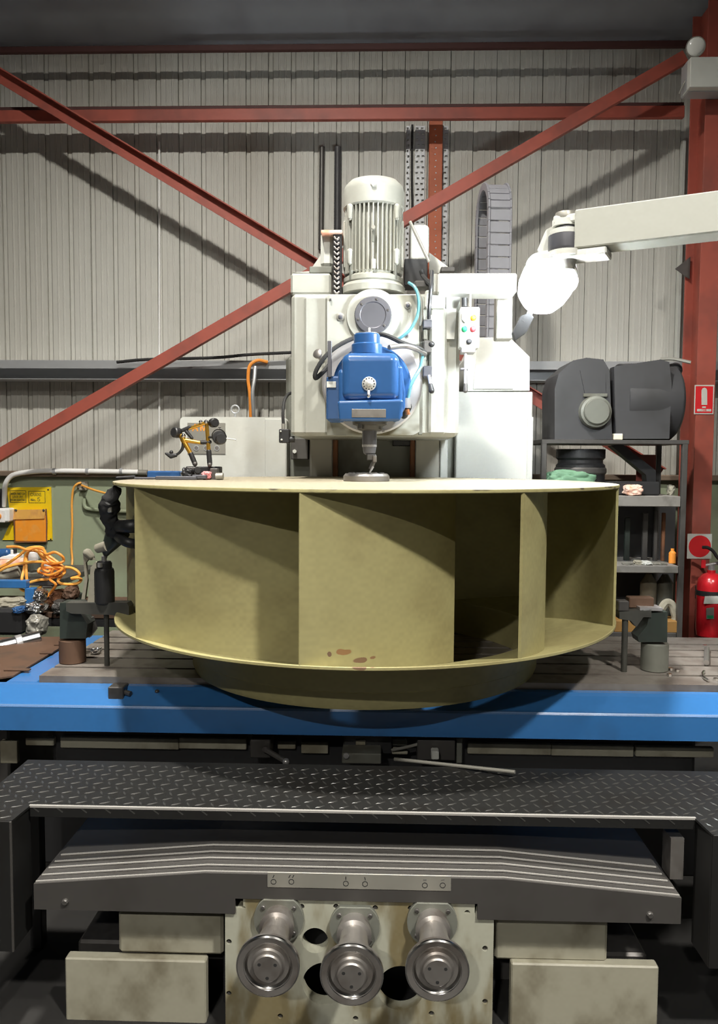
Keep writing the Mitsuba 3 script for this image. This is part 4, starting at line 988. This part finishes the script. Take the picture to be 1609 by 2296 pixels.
bd = thing('crane_board', 'yellow crane lock-off board with an orange document pouch', 'board')
part(bd, 'panel', pprism([(15, 1093), (114, 1092), (117, 1211), (5, 1211), (24, 1170)], YW - .012, .010), 'yellow', smooth=False)
def frame(px0, py0, px1, py1, Y, w):
    a = rect(px0, py0, px1, py1, Y); 
    return prism_y([(a[0], a[2]), (a[1], a[2]), (a[1], a[3]), (a[0], a[3])], Y - .0012, .002, [[(a[0] + w, a[2] + w), (a[1] - w, a[2] + w), (a[1] - w, a[3] - w), (a[0] + w, a[3] - w)]])
Yp = YW - .012
for a in ((22, 1100, 58.5, 1127), (64, 1101, 101.5, 1128)):
    part(bd, 'printed_frame', frame(*a, Yp, .0035), 'ink', smooth=False)
part(bd, 'lettering', text('MAIN SWITCH', 40.2, 1109.5, Yp, 5, True, .001, True, fit=32), 'ink', 'MAIN SWITCH', smooth=False)
part(bd, 'lettering', text('LOCK OFF', 40.2, 1116.5, Yp, 5, True, .001, True, fit=24), 'ink', 'LOCK OFF', smooth=False)
part(bd, 'lettering', text('BEFORE SERVICING', 40.2, 1123.8, Yp, 5, True, .001, True, fit=34), 'ink', 'BEFORE SERVICING', smooth=False)
part(bd, 'lettering', text('CRANE', 68, 1112.5, Yp, 7.5, False, .001, fit=25), 'ink', 'CRANE', smooth=False)
part(bd, 'lettering', text('No.', 68.5, 1123.5, Yp, 5.6, True, .001), 'ink', 'No.', smooth=False)
part(bd, 'lettering', text('5', 83, 1124, Yp, 9, False, .001), 'ink', 'large handwritten 5', smooth=False)
for px, py in ((108, 1098), (114, 1209)):
    part(bd, 'board_screw', bolt(at(px, py, Yp), .007, .004), 'ink')
pc = uniq(f'{bd}__pouch')
scene[pc] = mikit.ply(rbox(*rect(33, 1155, 104, 1215, Yp - .03)[:2], Yp - .035, Yp - .001, *rect(33, 1155, 104, 1215, Yp - .03)[2:], .012), 'pouch', 30); tag(pc, 'orange plastic document pouch')
part(pc, 'flap', pprism([(33, 1143), (102, 1142), (99, 1163), (29, 1165)], Yp - .046, .010), 'flap', 'faded translucent flap')
part(pc, 'piping', ptube([(33, 1142, Yp - .04), (32, 1170, Yp - .04), (33, 1216, Yp - .036), (104, 1215, Yp - .036), (105, 1170, Yp - .04), (103, 1141, Yp - .04)], .006, n=6, k=1), 'rust', 'dark red edge piping')
for px in (36, 98):
    part(pc, 'stud', bolt(at(px, 1144, Yp - .05), .010, .006), 'dark_steel')
add('wall_socket', cat([pbox(172, 1079, 196, 1095, 6.69, .03, .006), pbox(176, 1094, 192, 1100, 6.67, .05, .006)]), 'khaki_cloth', 'dusty wall socket on the green wall with cords plugged in', 'socket')
add('orange_cord', ptube([(182, 1082, 6.68), (172, 1086, 6.67), (164, 1098, 6.68), (161, 1130, 6.695), (162, 1180, 6.695), (160, 1225, 6.695), (162, 1258, 6.68), (158, 1290, 6.6)], .0095, n=8), 'cord', 'single yellow-orange extension cord hanging down the green wall from the socket', 'cord')
add('orange_cord', ptube([(183, 1088, 6.67), (195, 1093, 6.6), (215, 1100, 6.5), (245, 1108, 6.4), (262, 1112, 6.35)], .009, n=8), 'cord', 'short yellow cord running right from the socket towards the impeller', 'cord')
add('wall_pipe', ptube([(188, 1118, 6.69), (190, 1135, 6.685), (200, 1141, 6.685), (240, 1145, 6.685), (300, 1147, 6.685)], .016), 'dado_paint', 'painted pipe stub on the green wall', 'pipe')
add('girt_cable', ptube([(262, 812, 6.6), (330, 806, 6.58), (480, 802, 6.58), (560, 795, 6.58), (660, 790, 6.58)], .013), 'rubber', 'black cable draped along the wall girt', 'cable')
add('lifting_sling', ptube([(600, 812, 6.62), (578, 808, 6.6), (560, 820, 6.58), (556, 850, 6.58), (560, 885, 6.58), (562, 935, 6.6)], .014), 'orange', 'worn orange lifting sling hung over the wall girt', 'sling')
add('lifting_sling', ptube([(572, 822, 6.6), (570, 850, 6.57), (566, 880, 6.56), (568, 920, 6.58), (569, 940, 6.6)], .016), 'galv', 'grey lifting sling hung beside the orange one', 'sling')

# bench with clutter
wb = thing('workbench', 'blue steel workbench piled with cords and pipes at the left edge', 'workbench')
YBn = 5.05
zbt = at(40, 1302, YBn)[2]; bx0, bx1 = -3.4, at(58, 1320, YBn)[0]
part(wb, 'top_rail', box(bx0, bx1, YBn, YBn + .06, zbt - .05, zbt, .004), 'blue_rail')
part(wb, 'bench_top', box(bx0, at(134, 1320, 5.1)[0], YBn + .06, YBn + .8, zbt - .04, zbt, .004), 'dark_steel')
part(wb, 'post', box(bx1 - .01, bx1 + .05, YBn, YBn + .06, 0, zbt - .05, .004), 'blue_rail')
zlow = at(100, 1378, YBn)[2]
part(wb, 'lower_shelf', box(bx0, at(270, 1378, 5.1)[0], YBn + .06, YBn + .7, zlow - .035, zlow, .004), 'rust_pipe', 'brown lower shelf')
part(wb, 'brace', box(bx0, at(270, 1378, 5.1)[0], YBn + .065, YBn + .1, zlow - .09, zlow - .036, .003), 'black')
part(wb, 'post', box(at(128, 1378, 5.1)[0], at(134, 1378, 5.1)[0], YBn + .1, YBn + .16, 0, zlow - .036, .003), 'cast_grey')
vz = thing('blue_tool', 'blue and white power tool lying at the left end of the bench', 'power tool')
part(vz, 'grip', hull([(*at(-20, 1246, 5.3), .045), (*at(15, 1240, 5.3), .032)]), 'blue_paint')
part(vz, 'body', pbox(-20, 1243, 40, 1257, 5.27, .1, .012), 'pure_white')
part(vz, 'fence', pbox(23, 1233, 29, 1246, 5.28, .03, .003), 'pure_white')
part(vz, 'knob', cyl(at(33, 1240, 5.3), at(33, 1230, 5.3), .014, n=10), 'black')
part(vz, 'rest', pbox(-20, 1257, 60, 1302, 5.3, .25, .01), 'cast_grey')
add('grey_tube', cyl(at(-30, 1300, 5.15), at(44, 1281, 5.2), .038, n=20, b=.005), 'khaki_cloth', 'thick pale grey tube on the bench top', 'tube')
add('grey_tube', cyl(at(-30, 1268, 5.25), at(62, 1258, 5.3), .026, n=16, b=.004), 'salmon', 'thin pinkish tube lying behind the thick one', 'tube')
add('steel_block', pbox(58, 1283, 93, 1301, 5.25, .15, .01), 'cast_grey', 'dark grey steel block under the orange cord', 'block')
add('steel_block', pbox(92, 1290, 118, 1320, 5.12, .15, .01), 'plate_grey', 'grey plate standing under the orange cord coil', 'block')
add('paper_cup', cat([lathe([(.03, 0), (.036, .07)], at(75, 1262, 5.25), n=18), lathe([(.028, 0), (.034, .06)], at(100, 1262, 5.25), (1, 0, -.5), n=18)]), 'pure_white', 'crumpled white paper among the orange cord', 'paper')
coil = [(0, 1272), (20, 1262), (45, 1244), (62, 1230), (85, 1226), (97, 1230), (92, 1238), (70, 1234), (58, 1245), (54, 1275), (49, 1298), (52, 1311), (68, 1322), (62, 1312), (59, 1285), (60, 1245), (72, 1231), (90, 1240), (110, 1255), (130, 1266), (145, 1275), (140, 1288), (130, 1302),
        (140, 1309), (170, 1309), (182, 1300), (175, 1296), (160, 1297), (178, 1290), (170, 1278), (150, 1272), (120, 1276), (112, 1298), (90, 1300), (60, 1308), (46, 1315), (50, 1323), (72, 1326), (92, 1315), (102, 1302), (135, 1290), (145, 1282), (138, 1268), (100, 1240), (84, 1234), (105, 1262), (125, 1267),
        (100, 1260), (60, 1261), (20, 1270), (0, 1280)]
rg = random.Random(3)
add('cord_coil', ptube([(x, y, 5.14 - .05 * rg.random()) for x, y in coil], .0095, n=7, k=5), 'cord', 'tangled heap of yellow-orange extension cord on the bench', 'cord')
coil2 = [(15, 1226), (40, 1226), (62, 1233), (80, 1228), (98, 1233), (104, 1243), (122, 1238), (138, 1246), (143, 1256), (135, 1262), (112, 1264), (98, 1262), (95, 1275), (108, 1282), (118, 1272), (140, 1276), (112, 1290), (95, 1285), (86, 1282), (92, 1274), (120, 1274), (134, 1283), (112, 1298), (125, 1311), (112, 1330), (98, 1344)]
add('cord_coil', ptube([(x, y, 5.10 - .05 * rg.random()) for x, y in coil2], .009, n=7, k=5), 'orange', 'looser darker orange cord on top of the tangled heap', 'cord')
coil3 = [(132, 1300), (130, 1315), (125, 1333)]
add('foil_bundle', rag(45, 1350, 92, 1381, 4.9, .18, 31), 'foil', 'crumpled aluminium foil bundle below the bench', 'foil')
add('foil_bundle', rag(68, 1322, 95, 1352, 4.95, .12, 37), 'foil', 'small upright foil twist above the larger bundle', 'foil')
add('plastic_bag', rag(50, 1382, 92, 1432, 4.8, .16, 33), 'plate_grey', 'clear crumpled plastic bag standing on the silver pipe', 'bag')
add('cloth_bundle', rag(-30, 1345, 45, 1372, 4.95, .2, 35), 'khaki_cloth', 'khaki cloth bundle below the blue bench rail', 'cloth')
add('blue_bottle', rag(22, 1362, 48, 1378, 4.85, .1, 36), 'blue_paint', 'small blue bottle lying beside the foil bundle', 'bottle')
add('black_bin', pbox(-60, 1366, 46, 1425, 4.88, .3, .02), 'black', 'black bin under the workbench', 'bin')
for i, (px, py, m_) in enumerate(((120, 1338, 'rust'), (150, 1330, 'rust_pipe'), (105, 1350, 'rust'), (125, 1362, 'dark_steel'), (160, 1345, 'dark_green'))):
    add('scrap_part', rag(px - 16, py - 14, px + 16, py + 18, 5.12 - .08 * (i % 2), .14, 50 + i), m_, ('rusty lump under the orange cord', 'brown rusty casting behind the bottle jack', 'small rusty fitting beside the foil', 'dark lump on the lower shelf', 'dark green casting behind the support stand')[i], 'scrap metal')
sp2 = thing('silver_pipe', 'shiny silver pipe with a clamp band lying on the brown plate at the left', 'pipe')
a_, b_ = at(-40, 1462, 4.25), at(90, 1430, 4.42)
part(sp2, 'tube', cyl(a_, b_, .040, n=28, b=.004), 'chrome')
m0 = a_ + (b_ - a_) * .62; dd = (b_ - a_) / np.linalg.norm(b_ - a_)
part(sp2, 'clamp_band', cyl(m0 - dd * .015, m0 + dd * .02, .046, n=24, b=.003), 'steel')
bp = [at(-60, 1532, Z=ZTAB - .028), at(30, 1518, Z=ZTAB - .028), at(134, 1455, Z=ZTAB - .028), at(140, 1430, Z=ZTAB - .028), at(-60, 1432, Z=ZTAB - .028)]
rp_ = thing('rusty_plate', 'flat brown rusty steel plate at the left end of the table', 'steel plate')
part(rp_, 'sheet', prism_z([tuple(q_[:2]) for q_ in bp], ZTAB - .029, .008), 'rust_pipe', smooth=False)
part(rp_, 'trestle', box(-3.2, tx0 - .22, 3.75, 4.5, .0, ZTAB - .030, .01), 'dark_steel')
for a, b, c0, d0 in ((10, 1505, 66, 1506), (90, 1467, 118, 1467), (122, 1448, 134, 1449)):
    g0, g1 = at(a, b, Z=ZTAB - .024), at(c0, d0, Z=ZTAB - .024)
    part(rp_, 'raised_strip', box(g0[0], g1[0], g0[1] - .01, g0[1] + .02, ZTAB - .021, ZTAB - .013, .002), 'rust_pipe')

# ---------------------------------------------------------------- clamping stands on the table
def zY(py, Y, px=300): return at(px, py, Y)[2]
def stand(name_label, px0, px1, ybase, ymid, ytop, Y, m_pipe):
    k = thing('support_stand', name_label, 'support stand', None)
    x0, x1 = at(px0, ybase, Y)[0], at(px1, ybase, Y)[0]; xc, r_ = (x0 + x1) / 2, (x1 - x0) / 2
    zm, zt_ = at(px0, ymid, Y)[2], at(px0, ytop, Y)[2]
    part(k, 'pipe', lathe([(r_ * .9, ZTAB), (r_, ZTAB + .004), (r_, zm - .004), (r_ * .94, zm)], (xc, Y, 0), n=36), m_pipe)
    return k, xc, r_, zm, zt_
YS = 3.86
s1, xc, r_, zm, zt_ = stand('brown steel pipe stand with a black head left of the impeller', 135, 192, 1515, 1432, 1355, YS, 'rust_pipe')
part(s1, 'head_block', pprism([(134, 1432), (134, 1352), (178, 1352), (178, 1372), (196, 1400), (192, 1432)], YS - .05, .1), 'dark_green', 'dark stepped head block')
cbz = at(200, 1368, 3.80)
part(s1, 'clamp_bar', pprism([(148, 1352), (284, 1352), (289, 1360), (289, 1382), (272, 1384), (250, 1379), (160, 1376), (148, 1370)], 3.765, .07), 'clamp_steel', 'dark clamp bar')
part(s1, 'stud', cyl((at(240, 1500, 3.80)[0], 3.80, ZTAB - .02), (at(240, 1500, 3.80)[0], 3.80, zY(1378, 3.80, 240)), .0125, n=12), 'clamp_steel', 'threaded stud')
part(s1, 'step_block', pprism([(180, 1376), (206, 1385), (214, 1412), (200, 1430), (190, 1424)], YS + .03, .03), 'dark_steel')
bj = thing('bottle_jack', 'black bottle jack standing on the clamp bar at the left of the impeller', 'jack')
jz = lambda py: zY(py, 3.80, 236); jx_ = at(234, 1300, 3.80)[0]
part(bj, 'body', lathe([(.045, jz(1352)), (.047, jz(1350)), (.047, jz(1282)), (.042, jz(1274)), (.036, jz(1274)), (.036, jz(1262)), (.030, jz(1258))], (jx_, 3.80, 0), n=32), 'black')
part(bj, 'ram', cyl((jx_, 3.80, jz(1260)), (jx_, 3.80, jz(1247)), .012, n=14), 'steel')
part(bj, 'collar', ring([(.036, jz(1280)), (.040, jz(1280)), (.040, jz(1275)), (.036, jz(1275))], (jx_, 3.80, 0), n=28), 'steel')
part(bj, 'valve_bolt', cyl(at(224, 1272, 3.76), at(224, 1262, 3.76), .012, n=6), 'steel')
part(bj, 'pump_lever', pprism([(196, 1352), (214, 1352), (219, 1280), (221, 1262), (213, 1260), (203, 1272)], 3.79, .02), 'khaki_cloth', 'flat worn pump lever')
add('swan_clamp', cat([pprism([(182, 1344), (190, 1344), (196, 1300), (192, 1262), (200, 1252), (212, 1256), (205, 1240), (196, 1232), (186, 1238), (187, 1262), (190, 1295)], 3.92, .02), hull([(*at(196, 1240, 3.93), .022), (*at(204, 1248, 3.93), .018)])]), 'khaki_cloth', 'thin curved khaki clamp arm left of the bottle jack', 'clamp')
sc_ = rag(200, 1476, 222, 1492, 4.0, .06, 61); sc_.apply_translation((0, 0, ZTAB + .0005 - sc_.bounds[0][2]))
add('metal_scrap', sc_, 'foil', 'small shiny metal scrap on the table beside the stand', 'metal scrap')
ca = thing('clamp_arm', 'dark green bent clamp arm gripping the rim above the bottle jack', 'clamp')
part(ca, 'arm', hull([(*at(255, 1190, 3.74), .035), (*at(262, 1208, 3.74), .035), (*at(240, 1232, 3.76), .026), (*at(238, 1240, 3.77), .016)]), 'dark_green')
part(ca, 'swivel_pad', cyl(at(218, 1230, 3.76), at(240, 1224, 3.74), .022, .026, 14), 'khaki_cloth')
part(ca, 'tip', cyl(at(239, 1236, 3.775), at(236, 1249, 3.80), .010, n=8), 'steel')
def ragged(m_, seed, amp=.022):
    m_ = m_.copy(); m_.vertices += (np.stack([meshkit.fbm(m_.vertices * 22 + 7 * k, 3, seed + k) for k in range(3)], 1) - .5) * amp * 2
    return m_
ws = thing('black_wrapping', 'black tape-wrapped hose bulging out at the left under the top plate', 'hose')
part(ws, 'bend', ragged(tube([at(262, 1100, 3.55), at(250, 1118, 3.58), at(243, 1142, 3.6), at(247, 1168, 3.62), at(258, 1186, 3.66), at(272, 1200, 3.7)], np.interp(np.linspace(0, 1, 31), [0, .2, .5, .8, 1], [.022, .040, .036, .046, .036]), n=24), 2), 'rubber')
part(ws, 'band', tube([at(262, 1180, 3.66), at(290, 1180, 3.5), at(330, 1178, 3.58)], .030, n=12), 'black', 'black strap')
part(ws, 'band', tube([at(262, 1200, 3.68), at(285, 1216, 3.52), at(335, 1224, 3.6)], .022, n=12), 'black', 'black strap')
part(ws, 'tape_patch', pbox(240, 1136, 250, 1150, 3.55, .02, .004), 'plate_grey', 'silver patch')
s2, xc, r_, zm, zt_ = stand('grey steel pipe stand with a black clamp head right of the impeller', 1435, 1495, 1532, 1440, 1370, YS, 'cast_grey')
part(s2, 'head_block', pprism([(1432, 1440), (1429, 1428), (1450, 1402), (1456, 1375), (1496, 1372), (1495, 1440)], YS - .05, .1), 'dark_green', 'dark angled head block')
part(s2, 'head_cap', pprism([(1434, 1362), (1486, 1364), (1484, 1370), (1434, 1369)], YS - .06, .1), 'steel')
part(s2, 'clamp_bar', pprism([(1388, 1372), (1460, 1366), (1460, 1384), (1442, 1384), (1426, 1406), (1414, 1392), (1388, 1388)], 3.80, .06), 'clamp_steel', 'dark clamp bar')
part(s2, 'stud', cyl((at(1398, 1500, 3.82)[0], 3.82, ZTAB - .02), (at(1398, 1500, 3.82)[0], 3.82, zY(1388, 3.82, 1398)), .0145, n=12), 'clamp_steel', 'threaded stud')
part(s2, 'packing_block', pbox(1386, 1348, 1410, 1371, 3.80, .06, .004), 'dark_steel')
part(s2, 'packing_block', pbox(1410, 1340, 1466, 1364, 3.85, .06, .004), 'rust_pipe')
add('hook_bolt', tube([at(1578, 1505, Z=ZTAB + .008), at(1574, 1510, Z=ZTAB + .01), at(1577, 1518, Z=ZTAB + .012), at(1588, 1526, Z=ZTAB + .008)], .006), 'bright_steel', 'small bright hook lying on the right of the table', 'hook')
for i, (px, py) in enumerate(((1503, 1503), (1517, 1506), (1500, 1516), (1580, 1451), (1604, 1526))):
    add('loose_nut', lathe([(.012, 0), (.012, .012)], at(px, py, Z=ZTAB + .0002), n=6), 'bright_steel', ('loose nut right of the grey stand', 'loose nut between the grey stand and the hook', 'loose nut nearest to the grey stand', 'loose nut far back on the right of the table', 'loose nut at the right edge of the table')[i], 'nut')
add('t_bolt', cyl(at(1583, 1486, Z=ZTAB + .014), at(1584, 1454, Z=ZTAB + .014), .014, n=10), 'steel_worn', 'thick bolt lying across the slots at the right of the table', 'bolt')

# ---------------------------------------------------------------- things on the impeller
ist = thing('indicator_stand', 'gold articulated measuring stand with black knobs on the impeller top', 'measuring stand')
YI = 4.12
B = lambda px, py, r, Y=YI: (*at(px, py, Y), r)
def lift(m_):                                                     # sets a small thing down on the plate
    m_.apply_translation((0, 0, ZT + .0005 - m_.bounds[0][2])); return m_
zplate = at(440, 1080, YI)[2]
for px0, py0, px1, py1, y, m_ in ((416, 1046, 494, 1068, YI + .02, 'black'), (470, 1050, 488, 1079, YI - .03, 'dark_steel'), (418, 1047, 445, 1079, YI - .02, 'dark_steel')):
    part(ist, 'base_block', pbox(px0, py0, px1, py1, y, .05, .004), m_)
part(ist, 'base_foot', lift(pbox(418, 1066, 492, 1079, YI - .02, .09, .003)), 'black')
part(ist, 'dial_foot', lift(cyl(at(484, 1072, YI - .05), at(500, 1072, YI - .05), .018, n=18)), 'plate_grey')
part(ist, 'clamp_screw', cyl(at(441, 1054, YI - .03), at(443, 1054, YI - .06), .016, n=16), 'black')
for a, b, c0, d0, r0_, r1_, m_ in ((437, 1040, 428, 1018, .013, .013, 'black'), (428, 1018, 411, 988, .011, .013, 'gold'), (470, 1040, 468, 1012, .013, .013, 'black'), (468, 1012, 463, 950, .010, .010, 'gold'),
                                   (409, 986, 452, 993, .012, .009, 'gold'), (452, 992, 470, 991, .011, .010, 'black'), (424, 961, 462, 948, .008, .010, 'gold'), (409, 965, 426, 958, .010, .010, 'black'), (407, 978, 413, 990, .014, .014, 'gold'), (418, 968, 430, 982, .010, .008, 'black')):
    part(ist, 'arm', hull([B(a, b, r0_), B(c0, d0, r1_)]), m_, 'gold arm' if m_ == 'gold' else 'black sleeve')
for px, py, r in ((437, 1040, .012), (470, 1042, .012), (450, 946, .010), (462, 946, .011), (411, 977, .012)):
    part(ist, 'ball_joint', hull([B(px, py, r, YI - .008)]), 'bright_steel' if py < 1000 else 'dark_steel')
for px, py, r in ((395, 970, .027), (479, 948, .024)):
    o = at(px, py, YI)
    part(ist, 'knob', lathe([(r * .5, -.022), (r, -.016), (r, .014), (r * .8, .02)], o, (-.5, -.8, .1) if px < 400 else (.6, -.8, 0), 12), 'black', 'black clamping knob')
o = at(492, 981, YI - .02)
part(ist, 'dial_case', lathe([(.034, -.02), (.036, -.015), (.036, .006), (.032, .008)], o, (.3, -.95, 0), 36), 'black', 'round black dial indicator')
part(ist, 'dial_bezel', ring([(.032, .006), (.037, .006), (.037, .010), (.032, .010)], at(490, 978, YI - .02), (.3, -.95, 0), 36), 'bright_steel')
part(ist, 'dial_back', lathe([(.029, 0), (.024, .02)], at(495, 984, YI - .028), (.3, -.95, 0), 24), 'black')
part(ist, 'plunger', cyl(at(506, 983, YI - .03), at(529, 986, YI - .03), .0035, n=8), 'white_paint')
part(ist, 'dial_lug', cyl(at(468, 980, YI - .01), at(482, 981, YI - .02), .006, n=8), 'black')
part(ist, 'fine_arm', ptube([(411, 992, YI), (409, 1005, YI), (402, 1015, YI), (394, 1020, YI)], np.linspace(.009, .006, 19), n=8), 'black')
part(ist, 'fine_lever', hull([B(394, 1021, .009), B(372, 1017, .006), B(383, 1024, .010)]), 'black')
part(ist, 'fine_screw', hull([B(384, 1014, .010)]), 'black')
add('blue_case', lift(pbox(329, 1057, 404, 1074, YI + .12, .10, .006)), 'blue_paint', 'blue instrument case lying on the impeller top left of the stand', 'case')
add('caliper', lift(cat([pbox(348, 1071, 440, 1079, YI - .12, .05, .003), pbox(300, 1073, 350, 1078, YI - .1, .03, .003), pbox(430, 1068, 462, 1077, YI - .1, .03, .003)])), 'gunmetal', 'grey metal caliper lying flat in front of the blue case', 'caliper')
add('black_strap', lift(hull([(*at(262, 1079, 4.0), .008), (*at(300, 1077, 4.05), .010)])), 'black', 'thin black strap near the left rim of the impeller top', 'strap')
add('black_glove', lift(rag(402, 1048, 432, 1076, YI - .06, .08, 71)), 'black', 'small black tool at the foot of the gold stand', 'tool')
add('pink_cloth', lift(rag(448, 1057, 472, 1077, YI - .07, .06, 72)), 'pink', 'small pink rag tucked beside the gold stand', 'rag')
add('steel_rod', cyl(at(884, 1702, 3.22), at(1154, 1731, 3.0), .0075, n=10), 'plate_grey', 'pale steel rod lying slanted on the tread plate', 'rod')
